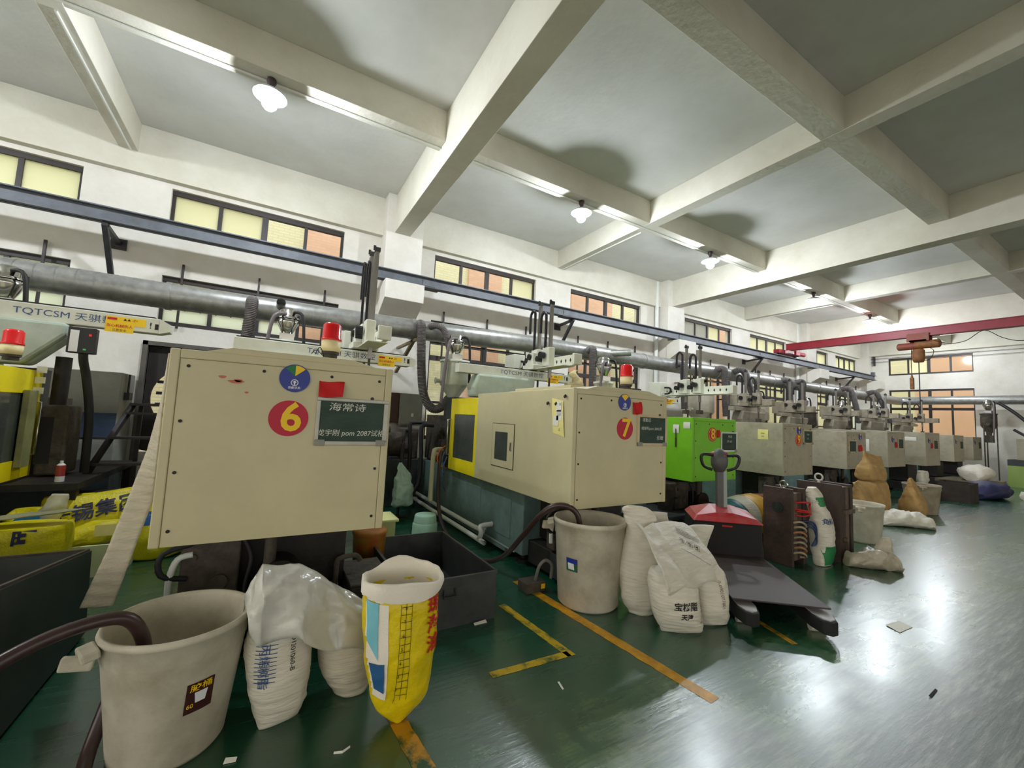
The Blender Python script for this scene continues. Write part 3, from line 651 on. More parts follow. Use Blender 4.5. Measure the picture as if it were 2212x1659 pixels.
m5 = machine(5, -3.10, 3.0, 1.18, 0.74, 1.79, BEIGE, 1.9, 'yellow doored moulding machine cut by the left edge', bed=BEDD)
m6 = machine(6, -0.48, 2.80, 1.18, 0.742, 1.79, BEIGE, 1.9, 'nearest beige moulding machine with the red number six disc')
m7 = machine(7, 2.257, 2.80, 1.20, 0.745, 1.79, BEIGE, 1.9, 'beige moulding machine with number seven disc and yellow side door')
m8 = machine(8, 5.05, 3.66, 1.02, 0.745, 1.63, GREEN, 1.7, 'bright green moulding machine with number eight disc', ledge=False, detail=1)
m9 = machine(9, 7.42, 3.67, 1.0, 0.75, 1.63, BEIGE2, 1.7, 'grey beige moulding machine with number nine disc', door=BEIGE2, ledge=False, detail=1)
m10 = machine(10, 10.65, 4.0, 0.97, 0.75, 1.555, BEIGE2, 1.6, 'small beige moulding machine with its blackboard at the left, behind the rusty moulds', door=BEIGE2, ledge=False, detail=1)
m11 = machine(11, 12.83, 4.0, 1.08, 0.75, 1.615, BEIGE2, 1.6, 'pale moulding machine behind the stacked kraft sacks', door=BEIGE2, ledge=False, detail=0)
m12 = machine(12, 15.08, 3.92, 1.1, 0.75, 1.64, BEIGE2, 1.6, 'pale moulding machine right of the kraft sacks', door=BEIGE2, ledge=False, detail=0)
m13 = machine(13, 18.2, 4.1, 1.0, 0.80, 1.62, BEIGE2, 1.5, 'second last pale moulding machine in the row', door=BEIGE2, ledge=False, detail=0)
m14 = machine(14, 20.7, 4.2, 1.0, 0.80, 1.60, BEIGE2, 1.5, 'last moulding machine in the row below the far hopper', door=BEIGE2, ledge=False, detail=0)

# --- what is stuck on the guards: each sign is a thing of its own
def sign_disc(num, x, y, z, r=0.105, col=DISCR):
    t = thing('number_sign', 'round red sign with yellow number %s on its machine guard' % {6:'six',7:'seven',8:'eight',9:'nine'}[num], 'sign', (x, y, z))
    part('disc', col, t, lambda b: b.cyl((x, y, z), (x, y-0.003, z), r, n=48))
    return t
def number(num, x, y, z, r=0.105, ring=False, size=0.19):
    t = sign_disc(num, x, y, z, r)
    if ring: part('yellow_ring', STY, t, lambda b: b.cyl((x, y-0.003, z), (x, y-0.0036, z), r*0.86, n=40)); part('inner_disc', DISCR, t, lambda b: b.cyl((x, y-0.0036, z), (x, y-0.0042, z), r*0.78, n=40))
    write('numeral', str(num), STY, t, (x+0.012, y-0.0055, z), RX, UZ, size, bold=0.022)
    return t
def status_disc(who, x, y, z, r=0.082, two=True):
    t = thing('status_dial', 'round blue machine status dial on the guard of machine ' + who, 'sign', (x, y, z))
    part('disc', DISCB, t, lambda b: b.cyl((x, y, z), (x, y-0.008, z), r, n=48))
    yy = y-0.0092
    def wedge(a0, a1): return [(0,0.012)] + [(r*0.93*math.cos(R(a)), 0.0+r*0.93*math.sin(R(a))) for a in [a0+(a1-a0)*i/8 for i in range(9)]]
    if two:
        patch('green_sector', STG, t, wedge(90, 133), (x, yy, z), RX, UZ); patch('yellow_sector', STY, t, wedge(47, 90), (x, yy, z), RX, UZ)
    else: patch('yellow_sector', STY, t, wedge(50, 130), (x, yy, z), RX, UZ)
    part('emblem', STW, t, lambda b: [b.box(x-0.003+0.0, x+0.003, yy-0.0006, yy, z-0.04, z-0.02)] + [b.cyl((x+0.018*math.cos(2*math.pi*k/20), yy, z-0.027+0.018*math.sin(2*math.pi*k/20)), (x+0.018*math.cos(2*math.pi*k/20), yy-0.0006, z-0.027+0.018*math.sin(2*math.pi*k/20)), 0.0028, n=8) for k in range(20)])
    patch('arrow', STW, t, [(-0.004,-0.038),(0.004,-0.038),(0.004,-0.026),(0.011,-0.026),(0,-0.013),(-0.011,-0.026),(-0.004,-0.026)], (x, yy-0.001, z), RX, UZ)
    write('lettering', '设备状态', STW, t, (x, yy-0.0005, z-0.058), RX, UZ, 0.017, bold=0.01)
    return t
def blackboard(label, x, y, z, w_, h_, lines, frame=ALU, tray=True):
    t = thing('blackboard', label, 'blackboard', (x+w_/2, y, z), 'small blackboards on the machine guards')
    part('board', CHALKB, t, lambda b: b.box(x+0.02, x+w_-0.02, y-0.012, y-0.002, z+0.02, z+h_-0.02))
    fr = part('frame', frame, t, lambda b: (b.box(x, x+w_, y-0.018, y, z+h_-0.022, z+h_), b.box(x, x+w_, y-0.018, y, z, z+0.026), b.box(x, x+0.022, y-0.018, y, z+0.026, z+h_-0.022), b.box(x+w_-0.03, x+w_, y-0.018, y, z+0.026, z+h_-0.022)), 0.004)
    if tray:
        for sx in (0.02, w_-0.05): part('corner_cap', mat('corner_grey', (142,140,130), 0.5), fr, lambda b: b.box(x+sx-0.02, x+sx+0.04, y-0.022, y-0.001, z-0.003, z+0.035), 0.004)
    part('hook', STEEL, t, lambda b: b.cyl((x+w_*0.75, y-0.004, z+h_+0.008), (x+w_*0.75, y-0.010, z+h_+0.008), 0.011, n=12))
    for i, (s_, px_, pz_, sz, sx) in enumerate(lines):
        write('chalk_writing', s_, CHALK, t, (x+px_, y-0.0132, z+pz_), RX, UZ, sz, bold=0.0, sx=sx, shear=0.12)
    return t
def flag(who, x0, x1, y, z0, z1, bend=0.03):
    def fn(u, v): return Vector((x0+(x1-x0)*u - 0.01*(1-v)*u, y - 0.004 - bend*(1-v)*(0.4+0.6*u) - 0.006*math.sin(6*u+4*v), z0+(z1-z0)*v - 0.004*math.sin(5*u)))
    def f2(u, v): p = fn(u, v); return p + Vector((0, -0.0015, 0))
    o = part('red_flag', FLAG, None, lambda b: (b.grid(fn, 10, 8), b.grid(f2, 10, 8)))
    return tag(o, 'small red cloth flag stuck on the guard of machine ' + who, 'flag')

Y6 = 2.802
number(6, 0.104, Y6, 1.437, 0.106, size=0.235)
status_disc('six', 0.118, Y6, 1.678, 0.083)
blackboard('aluminium framed blackboard with chalk writing on machine six', 0.25, Y6, 1.28, 0.435, 0.295, [('海常诗', 0.18, 0.235, 0.055, 1.35), ('龙宇刚 pom 2087试格', 0.215, 0.075, 0.044, 0.98)])
flag('six', 0.253, 0.40, Y6, 1.578, 1.676)
for i, (x, z, rx, rz) in enumerate([(-0.24,1.655,0.018,0.008), (-0.175,1.632,0.038,0.010), (-0.165,1.64,0.02,0.009), (-0.12,1.575,0.010,0.006)]):
    o = part('paint_smudge', mat('smudge_red', (196,112,88), 0.7), None, lambda b: b.add([(x+rx*math.cos(a)*(1+0.2*math.sin(3*a)), Y6-0.0012, z+rz*math.sin(a)) for a in [2*math.pi*k/16 for k in range(16)]], [tuple(range(16))]))
    tag(o, 'faded red paint smudge on machine six, ' + ['leftmost','long lower one','beside the long one','lowest and smallest'][i], 'smudge')
number(7, 2.88, Y6, 1.452, 0.103, size=0.235)
status_disc('seven', 2.866, Y6, 1.698, 0.078, two=False)
blackboard('wood framed blackboard with chalk writing on machine seven', 3.04, Y6, 1.295, 0.415, 0.295, [('增勤芯', 0.12, 0.245, 0.04, 1), ('增黎科pom 2002方', 0.19, 0.165, 0.034, 1.05), ('任敏', 0.31, 0.075, 0.045, 1.1)], frame=WOODF)
flag('seven', 2.974, 3.095, Y6, 1.592, 1.707, 0.015)
number(8, 5.50, 3.662, 1.402, 0.10, ring=True, size=0.19)
blackboard('blackboard with a white ledge on green machine eight', 5.69, 3.662, 1.155, 0.40, 0.29, [('PGR', 0.22, 0.22, 0.05, 1), ('171-45', 0.2, 0.15, 0.045, 1)], frame=WHITEP)
flag('eight', 5.60, 5.67, 3.662, 1.36, 1.47, 0.01)
number(9, 7.935, 3.672, 1.355, 0.10, ring=True, size=0.19)
status_disc('nine', 7.955, 3.672, 1.52, 0.07, two=False)
blackboard('narrow blackboard on machine nine', 8.085, 3.672, 1.285, 0.34, 0.25, [('PA66', 0.16, 0.17, 0.04, 1), ('3-12', 0.15, 0.1, 0.04, 1)], frame=WOODF)
blackboard('small blackboard at the left of machine ten', 10.74, 4.002, 1.10, 0.37, 0.27, [], frame=WOODF)
status_disc('ten', 11.32, 4.002, 1.45, 0.075, two=False)
flag('ten', 11.22, 11.40, 4.002, 1.13, 1.27, 0.01)
for who, x, y in (('eleven', 13.2, 4.002), ('twelve', 15.4, 3.922), ('thirteen', 18.5, 4.102), ('fourteen', 21.0, 4.202)):
    blackboard('dim little blackboard on machine ' + who, x+0.25, y, 1.18, 0.36, 0.27, [], frame=WOODF, tray=False)
    status_disc(who, x-0.05, y, 1.42, 0.075, two=False)
    if who in ('eleven','twelve'): flag(who, x+0.06, x+0.2, y, 1.22, 1.36, 0.01)

# --- on the left side of machine seven
XS = 2.255
LFT, BK = Vector((0,-1,0)), Vector((0,0,1))
hd = thing('inspection_hatch', 'pale hatch with a smoked window in the side of machine seven', 'hatch', (XS, 4.0, 0.96))
part('hatch_plate', BEIGE, hd, lambda b: b.box(XS-0.006, XS+0.001, 3.768, 4.25, 0.96, 1.43), 0.002)
part('gap_line', INKB, hd, lambda b: (b.box(XS-0.0025, XS+0.001, 3.760, 3.766, 0.954, 1.436), b.box(XS-0.0025, XS+0.001, 4.252, 4.258, 0.954, 1.436), b.box(XS-0.0025, XS+0.001, 3.76, 4.258, 1.432, 1.437), b.box(XS-0.0025, XS+0.001, 3.76, 4.258, 0.953, 0.958)))
part('hatch_window', GLASSD, hd, lambda b: b.box(XS-0.011, XS-0.005, 3.895, 4.175, 1.035, 1.342), 0.01)
part('latch', CHROME, hd, lambda b: b.box(XS-0.016, XS-0.005, 3.80, 3.83, 1.15, 1.24), 0.006)
def note(label, m, X_, y0, y1, z0, z1, rows, tilt=0.0, cat='note'):
    t = thing('paper_note', label, cat, (X_, (y0+y1)/2, z0))
    def fn(u, v): return Vector((X_-0.004-0.006*math.sin(3*v), y1+(y0-y1)*u + tilt*(v-0.5), z0+(z1-z0)*v + tilt*(0.5-u)))
    part('sheet', m, t, lambda b: b.grid(fn, 4, 6))
    for k, (a, c, s_) in enumerate(rows): write('handwriting', s_, INKB, t, (X_-0.014, y1+(y0-y1)*a, z0+(z1-z0)*c), LFT, BK, 0.03, bold=-0.006)
    return t
n7 = note('tall yellow note with handwriting pinned to the side of machine seven', PAPERY, XS, 2.92, 3.09, 1.37, 1.69, [(0.7,0.85,'海'), (0.65,0.66,'黎刚'), (0.65,0.56,'2037'), (0.7,0.14,'试')], 0.03)
for dy, z in ((0.05, 0.17), (0.10, 0.12), (0.06, 0.25)): part('slip', PAPER, n7, lambda b: b.box(XS-0.013, XS-0.0115, 2.92+dy-0.03, 2.92+dy+0.05, 1.37+z-0.04, 1.37+z+0.05))
for i, (y, z) in enumerate([(3.16,1.655), (2.90,1.715), (3.03,1.65)]): tag(part('magnet', INKB, None, lambda b: b.bar((XS-0.014, y-0.012, z+0.008), (XS-0.014, y+0.012, z-0.008), 0.012, 0.02)), 'short black magnet bar on the side of machine seven, ' + ['left of the note','above the note','on the note'][i], 'magnet')
XS8 = 5.05
note('small white paper square on the green side of machine eight', PAPER, XS8, 3.87, 3.97, 1.40, 1.52, [])
note('second white slip near the corner of green machine eight', PAPER, XS8, 3.69, 3.80, 1.47, 1.56, [])
tag(part('screwdriver', STEEL, None, lambda b: (b.cyl((XS8-0.012, 3.92, 1.2), (XS8-0.012, 3.92, 1.33), 0.01), b.cyl((XS8-0.012, 3.92, 1.33), (XS8-0.012, 3.92, 1.46), 0.006))), 'screwdriver hanging on the green side of machine eight', 'tool')
note('cream paper sheet on the side of machine nine', PAPERY, 7.42, 3.90, 4.075, 1.34, 1.51, [(0.5,0.6,'PA66'), (0.5,0.3,'230')])
note('white slip on the teal bed below machine nine', PAPER, 7.512, 4.62, 4.75, 0.55, 0.68, [])
note('paper strip on the side of machine eleven', PAPER, 12.83, 4.35, 4.5, 1.1, 1.4, [])
note('white notice on the side of machine twelve', PAPER, 15.08, 4.1, 4.35, 1.4, 1.5, [])

# ---------------------------------------------------------------- beacons
BR = mat('beacon_red', (222,22,28), 0.18, spec=0.7); BC = mat('beacon_cream', (236,220,170), 0.5)
def beacon(x, y, z, label, s=1.0):
    t = thing('warning_beacon', label, 'beacon', (x, y, z), 'red warning beacons on the machines')
    part('stem', GRIME2, t, lambda b: (b.cyl((x,y,z),(x,y,z+0.03*s),0.05*s), b.cyl((x,y,z+0.03*s),(x,y,z+0.05*s),0.062*s)))
    part('base', BC, t, lambda b: b.lathe([(0,0.05*s),(0.068*s,0.05*s),(0.068*s,0.135*s),(0,0.135*s)], (x,y,z), 28))
    part('dome', BR, t, lambda b: b.lathe([(0,0.135*s),(0.072*s,0.135*s),(0.072*s,0.15*s),(0.066*s,0.155*s),(0.064*s,0.25*s),(0.05*s,0.268*s),(0,0.272*s)], (x,y,z), 28))
    return t
b6 = beacon(0.345, 3.2, 1.865, 'red warning beacon with cream base on top of machine six', 0.95)
part('loose_wires', INKB, b6, lambda b: (b.tube([(0.30,3.18,1.875),(0.25,3.16,1.91),(0.22,3.15,1.88)],0.003,5), b.tube([(0.30,3.16,1.875),(0.27,3.14,1.93),(0.24,3.13,1.875)],0.003,5)))
beacon(3.345, 3.25, 1.875, 'red warning beacon on a round plate on top of machine seven')
tag(part('round_plate', GRIME2, None, lambda b: b.cyl((3.345,3.25,1.83),(3.345,3.25,1.875),0.16)), 'dark round plate under the beacon of machine seven', 'plate')
beacon(-1.98, 5.3, 1.80, 'red beacon on the yellow machine at the left edge')
# ---------------------------------------------------------------- take-out robots on the fixed platens
ROB = mat('robot_white', (222,222,206), 0.45, var=0.06, vscale=6); ROBG = mat('robot_pale_green', (190,204,190), 0.5, var=0.1, vscale=6)
HOPB_ = mat('housing_dusty', (150,142,124), 0.6, var=0.2, vscale=6)
ROBD = mat('robot_dusty', (168,158,138), 0.55, var=0.2, vscale=8)
def robot(who, bx0, bx1, yb, ax, ay0, ay1, zpl, ztop, text_x, brand='TQTCSM 天骐数控', detail=True, zb=2.135, zt=2.275, lean=0):
    t = thing('takeout_robot', 'white take-out robot with cable chains above ' + who, 'robot', ((bx0+bx1)/2, yb, zpl), 'take-out robots over the machines')
    px = bx0+0.25; ROB = globals()['ROB'] if detail else ROBD; ROBG = globals()['ROBG'] if detail else HOPB_
    part('pedestal', ROBG, t, lambda b: b.prism([(px, zpl), (px+0.78, zpl), (px+1.05, zb-0.12), (px+1.05, zb), (px+0.05, zb), (px-0.02, zb-0.2)], 'y', yb-0.14, yb+0.14), 0.03)
    bm = part('traverse_beam', ROB, t, lambda b: b.box(bx0, bx1, yb-0.075, yb+0.075, zb, zt), 0.008)
    part('beam_end', ROB, bm, lambda b: b.prism([(bx1, zb), (bx1+0.09, zb+0.03), (bx1+0.09, zt-0.05), (bx1, zt)], 'y', yb-0.075, yb+0.075))
    part('guide_rail', INKB, bm, lambda b: b.box(bx0+0.02, bx1-0.05, yb-0.04, yb+0.04, zt, zt+0.018))
    if detail:
        write('lettering', brand, INKBL, bm, (text_x, yb-0.0765, (zb+zt)/2), RX, UZ, 0.085, sx=1.15)
        lx = bx1-0.42
        lb = part('warning_label', LABELY, bm, lambda b: (b.box(lx, lx+0.22, yb-0.078, yb-0.0755, zb-0.03, zt-0.03), b.box(lx+0.22, lx+0.31, yb-0.0775, yb-0.0755, zb+0.05, zt-0.03)))
        write('lettering', '当心机械伤人', INKR, lb, (lx+0.11, yb-0.0795, zb+0.035), RX, UZ, 0.034, bold=0.012)
        write('lettering', '注意安全', INKB, lb, (lx+0.11, yb-0.0795, zb-0.008), RX, UZ, 0.028)
        part('red_strip', INKR, lb, lambda b: b.box(lx+0.012, lx+0.085, yb-0.0797, yb-0.0785, zt-0.065, zt-0.042))
        write('lettering', '▲▲ -Z+', INKB, lb, (lx+0.19, yb-0.0795, zt-0.055), RX, UZ, 0.03)
        write('lettering', '!', INKB, bm, (bx1-0.07, yb-0.0765, zb+0.075), RX, UZ, 0.09, bold=0.01)
        part('side_label', INKB, bm, lambda b: b.box(bx1-0.035, bx1-0.005, yb-0.0768, yb-0.0755, zb+0.04, zb+0.10))
    # carriage and the arm that reaches towards the aisle
    ca = part('carriage', ROB, t, lambda b: (b.box(ax-0.16, ax+0.16, yb-0.16, yb+0.16, zt+0.02, zt+0.1), b.box(ax-0.13, ax+0.13, yb-0.10, yb+0.12, zt+0.1, zt+0.3)), 0.01)
    za0, za1 = zt+0.04, zt+0.20
    ar = part('reach_arm', ROB, t, lambda b: (b.box(ax+0.05, ax+0.11, ay0, ay1, za0, za1), b.box(ax-0.10, ax+0.13, ay0+0.1, ay1-0.1, za0-0.015, za0)), 0.006)
    part('arm_end_cap', ROB, ar, lambda b: b.box(ax-0.02, ax+0.13, ay0-0.05, ay0, za0, za1), 0.01)
    k = 12 if detail else 0
    for i in range(k):
        y = ay0+0.12+i*(ay1-ay0-0.3)/(k-1); zc = (za0+za1)/2
        part('lightening_hole', INKB, ar, lambda b: b.add([(ax+0.0485, y+p, zc+q) for p, q in ((0,0.035),(0.014,0.01),(0.02,0),(0.014,-0.01),(0,-0.035),(-0.014,-0.01),(-0.02,0),(-0.014,0.01))], [tuple(range(8))]))
    y1, y2 = (ay0+ay1)/2+0.18, (ay0+ay1)/2-0.14
    for i, yy in enumerate((y1, y2)):
        tr = part('arm_slide', ROB, t, lambda b: b.box(ax-0.06, ax+0.06, yy-0.10, yy+0.08, za0+0.02, za1+0.16), 0.012)
        part('slide_motor', BLACK, tr, lambda b: (b.cyl((ax-0.08, yy, za1+0.03), (ax-0.16, yy, za1+0.03), 0.05), b.cyl((ax-0.02, yy+0.11, za1-0.02), (ax-0.14, yy+0.11, za1-0.02), 0.045)))
        vt = part('vertical_arm', mat('satin_steel', (150,146,140), 0.35, metal=0.7), t, lambda b: (b.box(ax+0.0, ax+0.045, yy-0.05, yy-0.01, zt-0.12, ztop-0.05*i), b.box(ax-0.012, ax+0.0, yy-0.04, yy-0.02, zt, ztop-0.05*i-0.03)))
        part('arm_head', STEEL, vt, lambda b: (b.box(ax-0.01, ax+0.055, yy-0.06, yy, ztop-0.05*i, ztop-0.05*i+0.05), b.box(ax-0.03, ax+0.0, yy-0.05, yy-0.03, ztop-0.05*i+0.01, ztop-0.05*i+0.07)))
        part('gripper', GRIME2, vt, lambda b: (b.cyl((ax+0.02, yy-0.03, zt-0.12), (ax+0.02, yy-0.03, zt-0.3), 0.016), b.box(ax-0.04, ax+0.08, yy-0.07, yy+0.01, zt-0.36, zt-0.28)))
        cc = part('cable_chain', RUBBER, t, lambda b: chain(b, ax-0.045, yy+0.02, ztop-0.1-0.08*i, za1+0.15, 0.14))
    part('cable_chain', RUBBER, t, lambda b: chain_y(b, ax-0.05, ay1-0.15, y1+0.3, za0+0.03, za1))
    part('control_box', ROB, t, lambda b: b.box(ax-0.2, ax+0.02, ay1-0.2, ay1+0.12, za0-0.05, za1+0.12), 0.01)
    return t
def chain(b, x, y, ztop, zbot, gap):
    """vertical cable chain: up, over in a bend and down again, in links"""
    pts = [(x, y, zbot), (x, y, ztop-0.08), (x, y+0.02, ztop-0.02), (x, y+gap/2, ztop+0.02), (x, y+gap-0.02, ztop-0.02), (x, y+gap, ztop-0.08), (x, y+gap, zbot+(ztop-zbot)*0.45)]
    P = resample(catmull([Vector(p) for p in pts], 6), 46)
    for i in range(len(P)-1): b.bar(P[i], P[i].lerp(P[i+1], 0.9), 0.034, 0.028, (1,0,0))
def chain_y(b, x, y0, y1, z0, z1):
    pts = [(x, y0, z0), (x, y1+0.06, z0), (x, y1, (z0+z1)/2), (x, y1+0.06, z1), (x, y1+0.4, z1)]
    P = resample(catmull([Vector(p) for p in pts], 6), 30)
    for i in range(len(P)-1): b.bar(P[i], P[i].lerp(P[i+1], 0.9), 0.034, 0.028, (1,0,0))
robot('the yellow machine at the left edge', -3.05, -1.08, 5.72, -2.9, 4.8, 6.1, 1.79, 3.45, -1.74, zb=2.215, zt=2.375)
robot('machine six', -0.41, 1.60, 5.62, 1.0, 4.75, 6.2, 1.79, 3.58, 0.74)
robot('machine seven', 2.33, 4.33, 5.62, 3.72, 4.66, 6.2, 1.79, 3.38, 3.42)
robot('green machine eight', 5.6, 8.0, 6.25, 7.5, 4.62, 6.3, 1.62, 3.15, 6.6, zb=2.0, zt=2.12)
robot('machine nine', 9.75, 11.05, 6.0, 10.35, 5.4, 6.3, 1.62, 2.95, 9.0, detail=False, zb=1.95, zt=2.05)
robot('machine ten', 11.95, 12.9, 6.0, 12.6, 5.5, 6.3, 1.55, 2.9, 12, detail=False, zb=1.9, zt=2.0)
robot('machine eleven', 14.5, 16.0, 6.0, 15.4, 5.5, 6.3, 1.6, 2.85, 14, detail=False, zb=1.92, zt=2.02)
robot('machine twelve', 16.9, 18.4, 5.9, 17.8, 5.3, 6.2, 1.6, 2.9, 17, detail=False, zb=1.95, zt=2.05)
robot('the last machines before the end wall', 19.3, 21.2, 5.8, 20.4, 5.0, 6.1, 1.6, 2.85, 20, detail=False, zb=1.9, zt=2.0)

# ---------------------------------------------------------------- hopper dryers with vacuum loaders
HOPG = mat('hopper_pale_green', (196,200,178), 0.45, var=0.1, vscale=7); HOPB = mat('hopper_beige', (206,200,182), 0.5, var=0.12, vscale=7)
def hopper(who, x, y, z, r, h, m=HOPG, loader=True, lh=0.36, legs=False):
    t = thing('hopper_dryer', 'hopper dryer with a steel vacuum loader ' + who, 'hopper', (x, y, z), 'hopper dryers behind the machines')
    part('drum', m, t, lambda b: b.lathe([(0.06,0),(0.06,0.06),(r*0.95,h*0.42),(r,h*0.44),(r,h-0.02)], (x,y,z), 32))
    part('lid', m, t, lambda b: b.lathe([(r*1.08,h-0.035),(r*1.08,h),(r*0.5,h+0.02),(0,h+0.02)], (x,y,z), 32))
    part('stand', GRIME2, t, lambda b: (b.box(x-0.1, x+0.1, y-0.1, y+0.1, z-0.25, z),))
    if legs:
        for a in (0.5, 2.6, 4.7): part('leg', GRIME2, t, lambda b: b.bar((x+r*0.9*math.cos(a), y+r*0.9*math.sin(a), 0), (x+r*0.9*math.cos(a), y+r*0.9*math.sin(a), z+h*0.45), 0.03, 0.03))
    part('blower_pipe', m, t, lambda b: (b.cyl((x-r, y-0.03, z+h*0.5), (x-r-0.09, y-0.03, z+h*0.5), 0.03), b.cyl((x-r-0.09, y-0.03, z+h*0.5), (x-r-0.10, y-0.03, z+h*0.5), 0.05)))
    if loader:
        l = part('vacuum_loader', CHROME, t, lambda b: (b.box(x-0.085, x+0.085, y-0.085, y+0.085, z+h+0.02, z+h+0.1), b.lathe([(0.06,h+0.1),(0.13,h+0.1+lh*0.4),(0.13,h+0.1+lh*0.55),(0.105,h+0.1+lh*0.58),(0.105,h+0.1+lh*0.7)], (x,y,z), 28)))
        part('loader_lid', CHROME, l, lambda b: b.lathe([(0.135,h+0.1+lh*0.55),(0.14,h+0.1+lh*0.6),(0.11,h+0.1+lh*0.64),(0.11,h+0.1+lh*0.85),(0.07,h+0.1+lh*0.95),(0,h+0.1+lh)], (x,y,z), 28))
        part('clamp', STEEL, l, lambda b: [b.box(x+0.13*math.cos(a)-0.012, x+0.13*math.cos(a)+0.012, y+0.13*math.sin(a)-0.012, y+0.13*math.sin(a)+0.012, z+h+0.1+lh*0.45, z+h+0.1+lh*0.75) for a in (0.3, 2.4, 4.2)])
        part('suction_hose', mat('hose_grey_violet', (112,102,104), 0.5), l, lambda b: b.tube([(x-0.03, y-0.10, z+h+0.1+lh*0.7), (x-0.16, y-0.16, z+h+0.1+lh*0.55), (x-0.21, y-0.17, z+h), (x-0.24, y-0.16, z+h*0.4), (x-0.25, y-0.15, z)], 0.024, 8))
        part('suction_hose', RUBBER, l, lambda b: b.tube([(x+0.05, y-0.08, z+h+0.1+lh*0.8), (x+0.16, y-0.12, z+h+0.1+lh*0.7), (x+0.2, y-0.12, z+h), (x+0.22, y-0.1, z+h*0.5)], 0.02, 8))
    return t
hopper('behind machine five at the left edge', -2.42, 6.2, 1.75, 0.24, 0.62)
hopper('behind machine six', 0.12, 6.2, 1.72, 0.19, 0.65)
hopper('left of the robot of machine seven', 2.47, 6.05, 1.68, 0.22, 0.68, lh=0.34, legs=False)
hopper('right of the beacon of machine seven', 5.0, 5.4, 1.65, 0.16, 0.55, HOPB, lh=0.36)
hopper('under the robot of machine eight', 9.25, 6.5, 1.5, 0.33, 0.85, HOPB, loader=False, legs=True)
hopper('behind machine nine', 11.45, 6.35, 1.45, 0.32, 0.75, HOPB, lh=0.3, legs=True)
hopper('behind machine ten', 14.03, 6.35, 1.4, 0.33, 0.7, GRIME2, lh=0.4)
hopper('behind machine eleven', 16.4, 6.3, 1.4, 0.3, 0.7, GRIME2, lh=0.4)
hopper('behind machine twelve', 18.82, 6.2, 1.4, 0.3, 0.7, HOPB, lh=0.4)
hopper('standing before the end wall at the far right', 21.5, 3.97, 1.68, 0.2, 0.75, GRIME2, lh=0.4, legs=True)
# open paper bag on the hopper near machine seven's robot
kp = mat('kraft_light', (196,178,128), 0.85, var=0.12, vscale=9, bump=0.3, bscale=20)
tag(loft([(4.75,5.9,1.9,0.16,0.16,0),(4.75,5.9,2.15,0.17,0.17,0),(4.74,5.88,2.25,0.16,0.12,0.3),(4.70,5.86,2.36,0.10,0.05,0.4),(4.76,5.86,2.42,0.05,0.02,0.2)], 24, 5, 0.03, 9, 3).build('paper_sack', kp), 'crumpled kraft paper sack on the pail behind machine seven', 'sack')
tag(part('plastic_pail', HOPB, None, lambda b: (b.lathe([(0.12,0),(0.15,0.26),(0.16,0.27),(0.155,0.28),(0.14,0.27),(0.11,0.02),(0,0.02)], (4.75,5.9,1.63), 28), b.box(4.6,4.9,5.75,6.05,1.59,1.63), b.cyl((4.75,5.9,0.0),(4.75,5.9,1.59),0.03), b.box(4.6,4.9,5.75,6.05,0,0.02))), 'white pail on a post under the crumpled kraft sack', 'pail')
# ---------------------------------------------------------------- white round bins
BIN = mat('bin_plastic_white', (206,198,178), 0.5, var=0.16, vscale=5, rgb2=(168,158,134), lo=0.42, hi=0.75, bump=0.06, bscale=40)
BIND = mat('bin_plastic_dusty', (176,164,142), 0.6, rgb2=(140,126,104), vscale=5, bump=0.08, bscale=40)
def bin_(label, x, y, rt_, rb, h, m=BIN, ears=(200, 20), fill=None):
    t = thing('round_bin', label, 'bin', (x, y, 0), 'round plastic bins')
    z = h
    part('tub', m, t, lambda b: b.lathe([(0,0.0),(rb*0.93,0.0),(rb,0.02),(rt_*0.945,z*0.80),(rt_*0.965,z*0.815),(rt_*0.975,z*0.94),(rt_*1.0,z*0.945),(rt_*1.02,z*0.97),(rt_*1.0,z),(rt_*0.965,z),(rt_*0.94,z*0.96),(rt_*0.905,z*0.8),(rb*0.95,0.05),(0,0.05)], (x,y,0), 56))
    for a in ears:
        c, s_ = math.cos(R(a)), math.sin(R(a))
        part('handle', m, t, lambda b: (b.bar((x+c*rt_*1.0, y+s_*rt_*1.0, z*0.93), (x+c*(rt_+0.055), y+s_*(rt_+0.055), z*0.91), 0.11, 0.035), b.bar((x+c*(rt_+0.05), y+s_*(rt_+0.05), z*0.915), (x+c*(rt_+0.06), y+s_*(rt_+0.06), z*0.82), 0.10, 0.03)), 0.008)
    if fill: part('contents', fill[0], t, lambda b: b.cyl((x,y,fill[1]-0.02), (x,y,fill[1]), rb+(rt_*0.9-rb)*fill[1]/z - 0.006, n=48))
    return t
PEL = mat('grey_pellets', (170,164,146), 0.9, var=0.2, vscale=90, bump=0.6, bscale=220)
B1 = (-0.265, 2.42)
bin1 = bin_('large off-white round bin at the lower left with a brown label', B1[0], B1[1], 0.272, 0.205, 0.545, ears=(205, 25), fill=(PEL, 0.30))
tub1 = [o for o in bin1.children if o.name.startswith('tub')][0]
nv = Vector((-0.12-B1[0]+0.02, 0, 0)); ang = R(-62); nrm = Vector((math.cos(ang), math.sin(ang), 0)); rgt = Vector((-math.sin(ang), math.cos(ang), 0))
lo = Vector((B1[0], B1[1], 0.285)) + nrm*0.25
LB = mat('label_brown', (62,22,20), 0.5)
patch('label', LB, bin1, [(-0.05,-0.062),(0.05,-0.062),(0.05,0.062),(-0.05,0.062)], lo, rgt, UZ, tub1, 6)
patch('label_picture', STW, bin1, [(-0.016,-0.022),(0.020,-0.022),(0.026,0.022),(-0.022,0.022)], lo+nrm*0.02, rgt, UZ, tub1, 4).location += nrm*0.003
